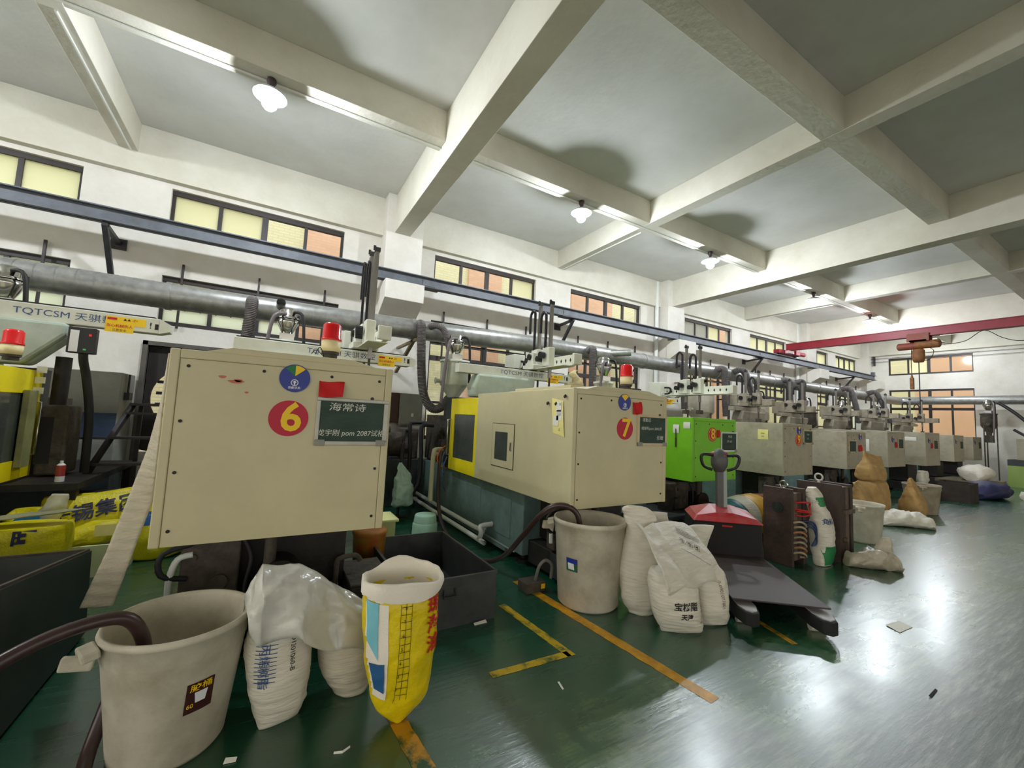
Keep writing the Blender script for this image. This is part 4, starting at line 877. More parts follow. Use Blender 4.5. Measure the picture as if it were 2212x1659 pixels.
write('label_lettering', '胶桶', STY, bin1, lo+UZ*0.042, rgt, UZ, 0.032, bold=0.01, onto=tub1, sx=1.3).location += nrm*0.003
write('label_lettering', '60', STY, bin1, lo-UZ*0.03-rgt*0.033, rgt, UZ, 0.024, bold=0.01, onto=tub1).location += nrm*0.003
B2 = (2.43, 2.74)
bin2 = bin_('tall off-white round bin below the corner of machine seven', B2[0], B2[1], 0.302, 0.25, 0.69, ears=(-40, 140), fill=(PEL, 0.5))
tub2 = [o for o in bin2.children if o.name.startswith('tub')][0]
ang = R(-160); nrm = Vector((math.cos(ang), math.sin(ang), 0)); rgt = Vector((-math.sin(ang), math.cos(ang), 0)); lo = Vector((B2[0], B2[1], 0.36)) + nrm*0.27
patch('label', mat('label_green', (40,96,60), 0.5), bin2, [(-0.05,-0.05),(0.05,-0.05),(0.05,0.05),(-0.05,0.05)], lo, rgt, UZ, tub2, 5)
patch('label_top', DISCB, bin2, [(-0.05,0.01),(0.05,0.01),(0.05,0.05),(-0.05,0.05)], lo, rgt, UZ, tub2, 5).location += nrm*0.002
patch('label_picture', STW, bin2, [(-0.03,-0.035),(0.025,-0.035),(0.02,0.012),(-0.035,0.015)], lo, rgt, UZ, tub2, 4).location += nrm*0.003
bin_('white round bin right of the rusty moulds', 7.42, 2.64, 0.27, 0.22, 0.53)
bin_('dusty round bin behind the kraft sacks', 11.4, 3.05, 0.29, 0.23, 0.57, BIND)
tag(part('grey_bucket', GRIME2, None, lambda b: b.lathe([(0,0.0),(0.10,0.0),(0.13,0.36),(0.145,0.37),(0.14,0.4),(0.12,0.39),(0.09,0.02),(0,0.02)], (5.0,4.05,0.30), 28)), 'dirty grey bucket behind the white sacks below machine eight', 'bucket')
tag(part('low_stand', BEDD, None, lambda b: (b.box(4.2,5.25,3.7,4.4,0.25,0.30), b.box(4.3,4.4,3.8,4.3,0,0.25), b.box(5.05,5.15,3.8,4.3,0,0.25)), 0.006), 'dark low metal stand between machines seven and eight', 'stand')

# ---------------------------------------------------------------- brown hoses
BH = mat('brown_hose', (66,46,44), 0.32, var=0.15, vscale=20)
tag(part('suction_hose', BH, None, lambda b: b.tube([(-1.05,2.0,0.25),(-0.95,2.05,0.40),(-0.80,2.15,0.53),(-0.66,2.22,0.60),(-0.52,2.27,0.625),(-0.43,2.31,0.60),(-0.38,2.34,0.50),(-0.36,2.36,0.34)], 0.026, 12)), 'thick brown hose arching into the bin at the lower left', 'hose')
tag(part('suction_hose', BH, None, lambda b: b.tube([(-0.47,2.52,0.32),(-0.50,2.47,0.18),(-0.52,2.38,0.05),(-0.49,2.2,0.028),(-0.42,1.9,0.028)], 0.026, 12)), 'brown hose on the floor beside the lower left bin', 'hose')
tag(part('suction_hose', BH, None, lambda b: b.tube([(2.12,5.5,1.0),(2.08,5.45,0.7),(2.02,5.2,0.25),(1.98,4.8,0.06),(1.97,4.3,0.035),(2.0,3.85,0.04),(2.03,3.5,0.18),(2.05,3.2,0.45),(2.08,3.0,0.66),(2.15,2.9,0.765),(2.25,2.82,0.775),(2.33,2.78,0.70),(2.36,2.76,0.52)], 0.024, 12)), 'long brown hose curving from the floor into the bin below machine seven', 'hose')

# ---------------------------------------------------------------- sacks
WV = mat('woven_white', (226,219,202), 0.5, var=0.06, vscale=7, bump=0.55, bscale=7, stretch=(1.2,1.2,7))
WV2 = mat('woven_cream', (212,204,182), 0.55, var=0.1, vscale=6, bump=0.55, bscale=7, stretch=(1.2,1.2,7))
FILM = mat('white_film', (206,204,194), 0.22, var=0.05, vscale=9, bump=0.5, bscale=9)
YB = mat('yellow_woven', (236,208,10), 0.38, var=0.08, vscale=9, bump=0.7, bscale=14)
def sack(name, label, secs, m, seed=1, wr=0.012, hz=0.0, cat='sack', power=2.4, n=48, k=7, **kw):
    o = loft(secs, n, k, wr, 9, seed, hz, power=power, **kw).build(name, m); return tag(o, label, cat)
# sack A and B under one film cover (lower left)
A = sack('plastic_sack', 'full white woven sack beside the lower left bin', [(0.165,2.35,0.0,0.085,0.02,0.25),(0.165,2.355,0.03,0.095,0.055,0.25),(0.155,2.37,0.14,0.125,0.11,0.15),(0.14,2.38,0.30,0.145,0.13,0.15),(0.13,2.38,0.43,0.135,0.12,0.15),(0.12,2.38,0.52,0.115,0.09,0.15),(0.11,2.38,0.58,0.13,0.05,0.15)], WV, 2, 0.010, 0.006)
Bk = sack('plastic_sack', 'shorter white woven sack between the two nearest sacks', [(0.50,2.44,0.0,0.075,0.06,0),(0.50,2.44,0.02,0.09,0.08,0),(0.475,2.44,0.13,0.125,0.115,0),(0.46,2.44,0.25,0.135,0.12,0),(0.45,2.44,0.35,0.13,0.10,0),(0.43,2.43,0.42,0.11,0.07,0)], WV2, 5, 0.010, 0.006)
write('print', 'HD1201060-B', INKB, A, (0.20, 2.2, 0.36), (0,0,-1), (1,0.15,0), 0.03, onto=A)
write('print', '聚丙烯树脂', INKBL, A, (0.045, 2.2, 0.34), (0,0,-1), (1,-0.5,0), 0.05, onto=A)
for k_ in range(12): patch('print', INKBL, A, [(-0.05,-0.0015),(0.04,-0.0015),(0.04,0.0015),(-0.05,0.0015)], (0.06, 2.2, 0.44-k_*0.018), (1,-0.45,0), UZ, A, 4)
def cover(pts_top, name, label, m, seed, rows):
    b = MB(); b.grid(pts_top, 40, 28); o = b.build(name, m); md = o.modifiers.new('thickness', 'SOLIDIFY'); md.thickness = 0.004; return tag(o, label, 'sheet')
def lerp_pts(T, u):
    for k in range(len(T)-1):
        if u <= T[k+1][0]: break
    t = (u-T[k][0])/(T[k+1][0]-T[k][0]); t = max(0, min(1, t)); t = t*t*(3-2*t)
    return [a+(c-a)*t for a, c in zip(T[k][1:], T[k+1][1:])]
def drape(u, v):
    # u: from the left sack to the right one; v: rear hem, over the ridge, to the front hem
    rx, ry, rz, hz, hy = lerp_pts([(0,-0.03,2.38,0.60,0.50,2.25), (0.12,0.03,2.38,0.73,0.46,2.20), (0.35,0.19,2.38,0.715,0.40,2.20), (0.6,0.36,2.40,0.60,0.33,2.24), (0.85,0.53,2.42,0.46,0.25,2.28), (1,0.60,2.43,0.40,0.30,2.30)], u)
    if v < 0.3: t = v/0.3; p = Vector((rx, ry+0.18*(1-t), rz-0.22*(1-t)**1.5))
    else:
        t = (v-0.3)/0.7; p = Vector((rx + 0.03*t, ry + (hy-ry)*math.sin(t*1.57)**0.8, rz + (hz-rz)*t**1.6))
    q = p*6
    d = (0.45-1.6*abs(noise.noise(q+Vector((3,1,4)))))*0.035 + (0.4-1.6*abs(noise.noise(q*2.3)))*0.016
    hem = max(0, v-0.72)*3.5
    return p + Vector((0.2*d, -d, 0.8*d)) + Vector((0, -0.02*math.sin(u*19+1)*hem, -0.03*math.sin(u*15)*hem))
cover(drape, 'film_cover', 'pale grey plastic film flopped over the two white sacks beside the lower left bin', FILM, 1, 8)
tag(loft([(0.045,2.33,0.50,0.05,0.03,0.3),(0.04,2.32,0.56,0.055,0.035,0.3),(0.02,2.33,0.63,0.04,0.03,0.3),(0.03,2.35,0.70,0.02,0.015,0.3)], 20, 5, 0.02, 16, 9).build('crumpled_film', FILM), 'crumpled end of plastic film above the bin rim', 'sheet')

# yellow open sack
def ysec():
    return [(0.665,2.09,0.0,0.012,0.012,-0.1),(0.668,2.10,0.025,0.055,0.03,-0.1),(0.675,2.115,0.10,0.125,0.075,-0.1),(0.672,2.13,0.20,0.155,0.11,-0.1),(0.665,2.14,0.34,0.175,0.13,-0.1),(0.66,2.15,0.48,0.185,0.135,-0.1),(0.66,2.15,0.56,0.188,0.133,-0.1),(0.66,2.15,0.615,0.182,0.124,-0.1)]
ys = loft(ysec(), 56, 8, 0.013, 8, 4, 0.0, capt=False, power=2.3).build('open_sack', YB); tag(ys, 'open yellow woven sack with red characters and a rolled white rim', 'sack')
ys.modifiers.new('thickness', 'SOLIDIFY').thickness = 0.003
WVI = mat('sack_inside_white', (236,228,212), 0.7, bump=0.2, bscale=100)
def rim(b):
    n, m = 56, 12
    prof = [(1.0,-0.05,0.005),(1.005,-0.035,0.007),(1.01,-0.01,0.008),(1.0,0.018,0.006),(0.98,0.026,0.0),(0.96,0.018,-0.002),(0.92,-0.04,-0.004),(0.90,-0.14,-0.004),(0.86,-0.22,-0.004)]
    vs = []
    for s_, dzz, o in prof:
        for j in range(n):
            t = 2*math.pi*j/n; e = 2/2.9; c, q = math.cos(t), math.sin(t)
            x = math.copysign(abs(c)**e,c)*0.192*s_ + o*c; y = math.copysign(abs(q)**e,q)*0.133*s_ + o*q
            x, y = x*math.cos(-0.1)-y*math.sin(-0.1), x*math.sin(-0.1)+y*math.cos(-0.1)
            hb = 0.055*math.exp(-((t-1.6)/0.45)**2) + 0.012*math.sin(t*2+0.5)            # the back of the rim stands up in a peak
            p = Vector((0.66+x, 2.15+y, 0.652+dzz*(1.0+0.25*math.sin(3*t)) + hb*(1 if dzz > -0.03 else max(0, 1+dzz*6))))
            d = noise.noise(p*13)*0.010 + (0.4-1.6*abs(noise.noise(p*9)))*0.012; p += Vector((d*c, d*q, d*0.7)); vs.append(p)
    b.add(vs, [(i*n+j, i*n+(j+1)%n, (i+1)*n+(j+1)%n, (i+1)*n+j) for i in range(len(prof)-1) for j in range(n)], True)
part('rolled_rim', WVI, ys, rim)
part('contents', WVI, ys, lambda b: b.cyl((0.66,2.15,0.42),(0.66,2.15,0.44),0.12,n=30))
fr_r = Vector((0.95,-0.30,0)).normalized()
patch('white_panel', WVI, ys, [(-0.165,-0.24),(-0.07,-0.28),(-0.09,0.20),(-0.178,0.20)], (0.655,2.0,0.42), RX, UZ, ys, 14)
BLP = mat('print_pale_blue', (120,190,204), 0.5); BLD = mat('print_dark_blue', (40,92,140), 0.5)
patch('blue_print', BLP, ys, [(-0.145,0.0),(-0.10,-0.08),(-0.11,0.20),(-0.155,0.20)], (0.635,2.0,0.42), RX, UZ, ys, 10).location += Vector((-0.003,-0.003,0))
patch('blue_print', BLD, ys, [(-0.10,-0.22),(-0.06,-0.24),(-0.07,-0.10),(-0.13,-0.10)], (0.635,2.0,0.42), RX, UZ, ys, 8).location += Vector((-0.003,-0.003,0))
for k_, (c_, z_) in enumerate([('珠',0.545),('海',0.455),('油',0.365)]): write('print', c_, INKR, ys, (0.80,1.9,z_), RX, UZ, 0.085, bold=0.022, onto=ys)
for k_ in range(8):
    write('print', str(8-k_), INKB, ys, (0.648-0.004*k_,1.9,0.565-k_*0.062), RX, UZ, 0.022, onto=ys)
for dx in (-0.025, 0.0, 0.028): patch('print', INKB, ys, [(dx-0.001,-0.45),(dx+0.001,-0.45),(dx+0.001,0.0),(dx-0.001,0.0)], (0.648,1.9,0.585), RX, UZ, ys, 14)
for k_ in range(13): patch('print', INKB, ys, [(-0.024,-0.001),(0.026,-0.001),(0.026,0.001),(-0.024,0.001)], (0.65,1.9,0.57-k_*0.034), RX, UZ, ys, 3)

# grey sheet metal box behind it
BOXM = mat('dark_sheet_metal', (78,80,80), 0.42, metal=0.35, var=0.25, vscale=5)
bx = thing('metal_box', 'open dark grey sheet metal box behind the yellow sack', 'box', (1.2, 3.3, 0))
def walls(b, x0, x1, y0, y1, z0, z1, t=0.012):
    b.box(x0, x1, y0, y0+t, z0, z1); b.box(x0, x1, y1-t, y1, z0, z1); b.box(x0, x0+t, y0+t, y1-t, z0, z1); b.box(x1-t, x1, y0+t, y1-t, z0, z1); b.box(x0+t, x1-t, y0+t, y1-t, z0, z0+0.01)
part('sheet_walls', BOXM, bx, lambda b: walls(b, 0.88, 1.585, 2.815, 3.95, 0.0, 0.335))
part('rim', BOXM, bx, lambda b: [b.bar(p, q, 0.02, 0.02) for p, q in (((0.88,2.815,0.337),(1.585,2.815,0.337)),((1.585,2.815,0.337),(1.585,3.95,0.337)),((1.585,3.95,0.337),(0.88,3.95,0.337)),((0.88,3.95,0.337),(0.88,2.815,0.337)))])
part('carry_handle', STEEL, bx, lambda b: b.tube([(1.17,2.812,0.27),(1.16,2.79,0.22),(1.26,2.79,0.22),(1.25,2.812,0.27)], 0.008, 6, 0))

# white pellet sacks right of bin two
c1 = sack('pellet_sack', 'tall white pellet sack right next to the bin below machine seven', [(2.69,2.40,0.0,0.09,0.04,-0.6),(2.69,2.40,0.02,0.10,0.06,-0.6),(2.69,2.41,0.14,0.155,0.11,-0.6),(2.70,2.42,0.32,0.165,0.125,-0.6),(2.72,2.43,0.50,0.16,0.115,-0.6),(2.73,2.43,0.64,0.14,0.08,-0.6),(2.70,2.44,0.74,0.13,0.06,-0.6),(2.66,2.44,0.80,0.11,0.045,-0.6,-0.2),(2.62,2.42,0.84,0.06,0.02,-0.6)], WV, 11, 0.016, 0.004)
c2 = sack('pellet_sack', 'white pellet sack standing at the front with dark characters', [(2.73,2.06,0.0,0.14,0.02,-0.55),(2.73,2.06,0.03,0.155,0.06,-0.55),(2.71,2.08,0.13,0.175,0.12,-0.55),(2.69,2.10,0.28,0.18,0.135,-0.55),(2.69,2.11,0.38,0.17,0.12,-0.55),(2.70,2.12,0.43,0.15,0.09,-0.55)], WV, 12, 0.010, 0.005)
c3 = sack('pellet_sack', 'white pellet sack at the right front with brown number print', [(3.06,2.03,0.0,0.11,0.02,-0.5),(3.06,2.03,0.03,0.12,0.06,-0.5),(3.06,2.05,0.13,0.135,0.115,-0.5),(3.06,2.07,0.28,0.14,0.125,-0.5),(3.06,2.09,0.38,0.135,0.11,-0.5),(3.05,2.11,0.43,0.12,0.08,-0.5)], WV, 13, 0.010, 0.005)
c4 = sack('pellet_sack', 'white sack standing at the back of the pellet sack group', [(3.00,2.58,0.0,0.10,0.05,-0.5),(3.00,2.58,0.03,0.14,0.10,-0.5),(3.00,2.58,0.3,0.17,0.12,-0.5),(3.01,2.58,0.52,0.16,0.10,-0.5),(3.02,2.58,0.64,0.14,0.06,-0.5),(3.0,2.57,0.73,0.13,0.02,-0.5)], WV, 14, 0.016)
c5 = sack('pellet_sack', 'limp white sack right of the back sack, its top flopped towards the pallet truck', [(3.36,2.47,0.0,0.10,0.05,-0.5),(3.36,2.47,0.03,0.13,0.10,-0.5),(3.36,2.47,0.3,0.15,0.11,-0.5),(3.38,2.46,0.48,0.15,0.08,-0.5),(3.42,2.44,0.57,0.15,0.05,-0.5),(3.48,2.40,0.61,0.10,0.02,-0.5)], WV, 15, 0.018)
def flop(u, v):
    p = Vector((2.42+0.78*u, 2.27-0.35*v+0.06*u, 0.69-0.03*u-0.27*v**1.3 + 0.05*math.sin(math.pi*u)*(1-v)))
    if u < 0.16: p.z += (0.16-u)*0.5*(1-v); p.x += 0.03*(1-v)
    if u > 0.9: p.z -= (u-0.9)*1.0*(0.3+v)
    q = p*5
    d = (0.45-1.6*abs(noise.noise(q+Vector((9,2,5)))))*0.03 + (0.4-1.6*abs(noise.noise(q*2.7)))*0.010
    fl_ = 1.0 if u < 0.35 else 0.35
    e = max(0, v-0.82)/0.18
    return p + Vector((0.3*d, -0.6*d, d))*fl_ + Vector((0, 0.01*math.sin(u*15)*e, -0.07*e*(0.5+0.5*math.sin(u*8+1)**2)))
fl = cover(flop, 'empty_sack', 'printed empty white sack spread over the front pellet sacks', WV, 3, 8)
_fl = fl
fn_, fr_, fu_ = Vector((0.1,-0.6,0.8)).normalized(), Vector((0.8,-0.45,-0.2)), None
fr_ = (fr_ - fn_*fr_.dot(fn_)).normalized(); fu_ = fn_.cross(fr_)
for k_ in range(4): patch('print', INKB, fl, [(-0.11,-0.0018),(0.13-0.01*k_,-0.0018),(0.13-0.01*k_,0.0018),(-0.11,0.0018)], Vector((2.93,2.13,0.6))+fu_*(0.10-k_*0.016), fr_, fu_, fl, 8)
for k_ in range(3):
    o_ = Vector((2.92,2.11,0.6)) + fr_*(-0.07+k_*0.068) + fu_*(0.0)
    for q_ in ([(-0.024,-0.024),(0.024,-0.024),(0.024,-0.021),(-0.024,-0.021)], [(-0.024,0.021),(0.024,0.021),(0.024,0.024),(-0.024,0.024)], [(-0.024,-0.021),(-0.021,-0.021),(-0.021,0.021),(-0.024,0.021)], [(0.021,-0.021),(0.024,-0.021),(0.024,0.021),(0.021,0.021)], [(-0.008,-0.014),(0.01,-0.014),(0.01,-0.006),(-0.008,-0.006)], [(-0.012,0.002),(0.012,0.002),(0.012,0.012),(-0.012,0.012)]):
        patch('print', INKB, fl, q_, o_, fr_, fu_, fl, 2)
patch('print', INKB, fl, [(-0.12,-0.0018),(0.16,-0.0018),(0.16,0.0018),(-0.12,0.0018)], Vector((2.88,2.04,0.55)), fr_, fu_, fl, 10)
BRN = mat('ink_brown', (120,84,50), 0.6)
write('print', 'HD12010600-B', BRN, c2, (2.80,1.9,0.20), (0.03,0,-1), (1,0.05,0), 0.034, onto=c2)
write('print', '0-0901077801', BRN, c3, (3.04,1.9,0.25), (0.03,0,-1), (1,0.05,0), 0.034, onto=c3)
write('print', '宝树脂', INKB, c2, (2.63,1.9,0.22), (1,-0.5,0), UZ, 0.06, bold=0.02, onto=c2)
write('print', '天津', INKB, c2, (2.64,1.9,0.15), (1,-0.5,0), UZ, 0.045, bold=0.02, onto=c2)
write('print', 'HD1201077', BRN, c1, (2.72,2.2,0.30), (0.03,0,-1), (1,0.05,0), 0.034, onto=c1)
# ---------------------------------------------------------------- electric pallet truck
pj = thing('pallet_truck', 'black and red electric pallet truck with a plate on its forks', 'pallet truck', (4.22, 2.62, 0), rotz=R(-129.7))
JB = mat('truck_black', (24,23,23), 0.75, var=0.2, vscale=8); JR = mat('truck_red', (186,34,40), 0.4, rgb2=(176,96,100), vscale=5, var=0.2); JP = mat('rusty_plate', (56,49,46), 0.6, rgb2=(72,54,46), vscale=5, bump=0.1, bscale=30); JG = mat('truck_grey', (92,90,90), 0.5, var=0.15)
L_ = dict(local=True)
part('power_unit', JB, pj, lambda b: (b.prism([(-0.42,0.08),(0.0,0.08),(0.0,0.2),(-0.03,0.52),(-0.36,0.55),(-0.42,0.45)], 'y', -0.34, 0.34),), 0.02, **L_)
rc = part('red_cover', JR, pj, lambda b: b.add([(-0.40,-0.35,0.545),(0.0,-0.35,0.515),(0.0,0.35,0.515),(-0.40,0.35,0.545),(-0.36,-0.30,0.60),(-0.06,-0.30,0.56),(-0.06,0.30,0.56),(-0.36,0.30,0.60),(-0.32,-0.10,0.655),(-0.10,-0.08,0.60),(-0.10,0.08,0.60),(-0.32,0.10,0.655)], [(0,1,5,4),(1,2,6,5),(2,3,7,6),(3,0,4,7),(4,5,9,8),(5,6,10,9),(6,7,11,10),(7,4,8,11),(8,9,10,11),(3,2,1,0)]), 0.012, **L_)
part('badge', INKR, pj, lambda b: b.box(-0.012,-0.004,-0.06,0.04,0.475,0.49), **L_)
part('plate', JP, pj, lambda b: b.box(0.02, 1.16, -0.36, 0.33, 0.185, 0.197), 0.003, **L_)
for s_ in (-1, 1):
    fk = part('fork', JB, pj, lambda b: (b.prism([(0.0,s_*0.26-0.08),(1.16,s_*0.26-0.08),(1.28,s_*0.26-0.05),(1.31,s_*0.26),(1.28,s_*0.26+0.05),(1.16,s_*0.26+0.08),(0.0,s_*0.26+0.08)], 'z', 0.055, 0.15)), 0.008, **L_)
    part('fork_top', mat('fork_worn', (176,172,168), 0.5, var=0.2, vscale=12), fk, lambda b: b.prism([(1.0,s_*0.26-0.065),(1.17,s_*0.26-0.065),(1.26,s_*0.26-0.04),(1.285,s_*0.26),(1.26,s_*0.26+0.04),(1.17,s_*0.26+0.065),(1.0,s_*0.26+0.065)], 'z', 0.15, 0.158), **L_)
    part('load_roller', mat('roller', (196,190,176), 0.5), fk, lambda b: b.cyl((1.1, s_*0.26-0.05, 0.036), (1.1, s_*0.26+0.05, 0.036), 0.036), **L_)
part('drive_wheel', RUBBER, pj, lambda b: b.cyl((-0.2,-0.04,0.1),(-0.2,0.04,0.1),0.1), **L_)
for s_ in (-0.26, 0.26): part('castor', RUBBER, pj, lambda b: (b.cyl((-0.22,s_-0.025,0.05),(-0.22,s_+0.025,0.05),0.05), b.box(-0.24,-0.2,s_-0.03,s_+0.03,0.06,0.1)), **L_)
tl = part('tiller', JG, pj, lambda b: (b.bar((-0.27,0,0.52),(-0.30,0,1.06),0.075,0.07),), 0.008, **L_)
part('tiller_stripe', mat('tiller_light', (150,158,154), 0.4), tl, lambda b: b.bar((-0.245,0.042,0.6),(-0.27,0.042,1.02),0.014,0.05), **L_)
part('tiller_head', JG, pj, lambda b: (b.lathe([(0,-0.13),(0.05,-0.12),(0.085,-0.05),(0.09,0.02),(0.07,0.09),(0.035,0.13),(0,0.14)], (-0.30,0,1.13), 24)), **L_)
part('red_button', JR, pj, lambda b: (b.sphere((-0.30,-0.05,1.21), 0.035, sc=(1,1.2,0.7)), b.sphere((-0.30,0.05,1.225), 0.03, sc=(1,1.4,0.6)), b.sphere((-0.25,0.03,1.19), 0.022)), **L_)
for s_ in (-1, 1): part('grip_loop', BLACK, pj, lambda b: b.tube([(-0.28,s_*0.06,1.19),(-0.27,s_*0.17,1.20),(-0.27,s_*0.20,1.16),(-0.28,s_*0.17,1.07),(-0.29,s_*0.08,1.03)], 0.017, 8, 4), **L_)

# ---------------------------------------------------------------- rusty steel moulds
RU = mat('rusty_steel', (74,52,42), 0.65, rgb2=(44,34,30), vscale=5, bump=0.25, bscale=24); RU2 = mat('rusty_steel_light', (110,92,74), 0.6, rgb2=(70,54,44), vscale=8, bump=0.2, bscale=30)
m1 = thing('steel_mould', 'rusty steel mould with water hoses behind the pallet truck', 'mould', (5.27, 2.6, 0), 'steel moulds on the floor')
for i, (a, c, dy, z0, z1) in enumerate([(5.11,5.16,0.0,0.0,0.85), (5.164,5.26,0.012,0.06,0.80), (5.264,5.36,0.012,0.06,0.80), (5.364,5.43,0.0,0.0,0.845)]):
    part('mould_plate', RU if i != 1 else RU2, m1, lambda b: b.box(a, c, 2.44+dy, 2.75-dy, z0, z1), 0.004)
part('locating_ring', mat('ring_dark_green', (36,48,40), 0.5), m1, lambda b: (b.cyl((5.11,2.585,0.63),(5.085,2.585,0.63),0.058), b.cyl((5.085,2.585,0.63),(5.075,2.585,0.63),0.035)))
part('sprue_bush', CHROME, m1, lambda b: b.cyl((5.075,2.585,0.63),(5.072,2.585,0.63),0.008))
def eye(b, x, y, z): b.tube([(x+0.0, y+0.042*math.cos(a), z+0.042*math.sin(a)) for a in [2*math.pi*k/14 for k in range(15)]], 0.011, 8, 0); b.cyl((x,y,z-0.075),(x,y,z-0.035),0.016)
part('eye_bolt', CHROME, m1, lambda b: eye(b, 5.27, 2.6, 0.875))
part('red_hose', INKR, m1, lambda b: (b.tube([(5.20,2.45,0.70),(5.25,2.38,0.71),(5.36,2.37,0.70),(5.42,2.40,0.66),(5.38,2.38,0.61),(5.25,2.38,0.62),(5.20,2.45,0.63)],0.010,8), b.tube([(5.22,2.45,0.60),(5.30,2.37,0.60),(5.40,2.38,0.57),(5.30,2.40,0.55),(5.21,2.45,0.56)],0.009,8)))
WH_ = mat('hose_dirty_white', (176,160,136), 0.6, var=0.2)
for k in range(7): part('water_hose', WH_ if k % 3 != 2 else mat('hose_tan', (170,120,80), 0.6), m1, lambda b: b.tube([(5.15+0.012*(k%2),2.45,0.48-k*0.055),(5.18,2.39,0.50-k*0.055),(5.26,2.375,0.47-k*0.055),(5.32,2.40,0.43-k*0.055),(5.30,2.45,0.42-k*0.055)],0.012,8))
part('blue_hose', mat('hose_blue', (40,58,96), 0.5), m1, lambda b: [b.tube([(5.33,2.45,0.48-k*0.03),(5.38,2.36,0.49-k*0.03),(5.45,2.35,0.42-k*0.04),(5.47,2.36,0.30-k*0.03),(5.42,2.38,0.22)],0.010,8) for k in range(3)] and None)
m2 = thing('steel_mould', 'dark rusty steel mould with a lifting ring right of the fish feed sack', 'mould', (6.03, 2.5, 0), 'steel moulds on the floor')
for i, (a, c, dy, z0, z1) in enumerate([(5.87,5.93,0.0,0.0,0.89), (5.935,6.05,0.015,0.05,0.86), (6.055,6.14,0.015,0.05,0.86), (6.145,6.21,0.0,0.0,0.885)]):
    part('mould_plate', RU if i != 2 else RU2, m2, lambda b: b.box(a, c, 2.28+dy, 2.74-dy, z0, z1), 0.004)
part('lifting_ring', mat('ring_pale', (200,194,180), 0.4), m2, lambda b: eye(b, 6.0, 2.55, 0.945))
part('clamp_bar', RU2, m2, lambda b: (b.box(5.95,6.2,2.255,2.29,0.55,0.60), b.cyl((5.99,2.29,0.25),(5.99,2.25,0.25),0.03)))
fs_ = sack('feed_sack', 'white fish feed sack with green bands between the rusty moulds', [(5.63,2.36,0.0,0.15,0.06,0.1),(5.63,2.36,0.03,0.16,0.08,0.1),(5.65,2.37,0.2,0.155,0.11,0.1),(5.63,2.38,0.42,0.15,0.11,0.1),(5.60,2.38,0.57,0.12,0.09,0.1),(5.57,2.40,0.68,0.11,0.08,0.1),(5.55,2.41,0.78,0.11,0.07,0.1),(5.52,2.42,0.86,0.09,0.03,0.1)], WV, 21, 0.018, 0.004)
GP = mat('print_green', (20,124,66), 0.5)
sn = Vector((-0.55,-0.85,0)).normalized(); sr = UZ.cross(sn)
sr = -sr if sr.x < 0 else sr
def sp(z0, z1, m, w0=0.14): patch('green_band', m, fs_, [(-w0,z0),(w0,z0),(w0,z1),(-w0,z1)], (5.60,2.1,0.0), RX, UZ, fs_, 10)
sp(0.02, 0.22, GP, 0.17); sp(0.66, 0.76, GP, 0.14)
write('print', '鱼料', INKBL, fs_, (5.57,2.1,0.49), RX, UZ, 0.075, bold=0.02, onto=fs_)
write('print', '膨化饲料', INKB, fs_, (5.72,2.1,0.40), (0,0,-1), RX, 0.045, onto=fs_)
# coloured sack lying behind the moulds, with a tag
TEAL = mat('sack_teal', (22,116,122), 0.5, var=0.1)
cs = thing('coloured_sack', 'teal, white and yellow sack lying behind the nearer rusty mould', 'sack', (5.7, 3.4, 0))
cs_secs = [(5.15,3.40,0.30,0.10,0.14,0),(5.30,3.40,0.34,0.12,0.2,0)]
def lie(x0, x1, r0, r1, z0, z1, m, seed, nm):
    b = MB(); n = 30
    P = []
    for i in range(9):
        t = i/8; x = x0+(x1-x0)*t; r = r0+(r1-r0)*t; z = z0+(z1-z0)*t
        for j in range(n):
            a = 2*math.pi*j/n; p = Vector((x, 3.40+r*1.1*math.cos(a), z+r*math.sin(a))); d = noise.noise(p*9+Vector((seed,0,0)))*0.012; P.append(p+Vector((0,math.cos(a)*d,math.sin(a)*d)))
    b.add(P, [(i*n+j, i*n+(j+1)%n, (i+1)*n+(j+1)%n, (i+1)*n+j) for i in range(8) for j in range(n)], True); b.f.append(list(range(n))); b.sm.append(False); b.f.append([8*n+j for j in range(n)]); b.sm.append(False)
    return b.build(nm, m, cs)
lie(5.05, 5.55, 0.12, 0.24, 0.26, 0.30, TEAL, 1, 'teal_part'); lie(5.55, 5.75, 0.24, 0.265, 0.30, 0.31, WV, 2, 'white_part'); lie(5.75, 6.05, 0.265, 0.275, 0.31, 0.31, mat('sack_yellow', (226,170,20), 0.5, var=0.15), 3, 'yellow_part'); lie(6.05, 6.5, 0.275, 0.25, 0.31, 0.31, mat('sack_redbrown', (150,56,36), 0.5, var=0.2), 4, 'red_part')
part('tag', PAPER, cs, lambda b: b.bar((6.0,3.16,0.50),(6.12,3.10,0.40),0.10,0.004,(0,-0.6,0.8)))

# ---------------------------------------------------------------- kraft sacks and sacks on the floor further back
KR = mat('kraft_paper', (190,152,94), 0.8, var=0.15, vscale=7, bump=0.8, bscale=6)
sack('kraft_sack', 'upright kraft sack at the top of the stack before machine eleven', [(9.92,3.35,0.66,0.30,0.14,0.0),(9.92,3.35,0.72,0.33,0.17,0.0),(9.90,3.35,0.88,0.32,0.15,0.0),(9.97,3.35,1.02,0.35,0.07,0.0,0.0),(10.0,3.35,1.12,0.38,0.02,0.0,-0.18)], KR, 31, 0.03, power=4.0)
sack('kraft_sack', 'kraft sack at the bottom of the stack before machine eleven', [(9.92,3.35,0.0,0.28,0.16,0.0),(9.92,3.35,0.04,0.33,0.2,0.0),(9.92,3.35,0.3,0.35,0.21,0.0),(9.92,3.35,0.58,0.33,0.18,0.0),(9.92,3.35,0.66,0.25,0.12,0.0)], KR, 32, 0.03, power=4.0)
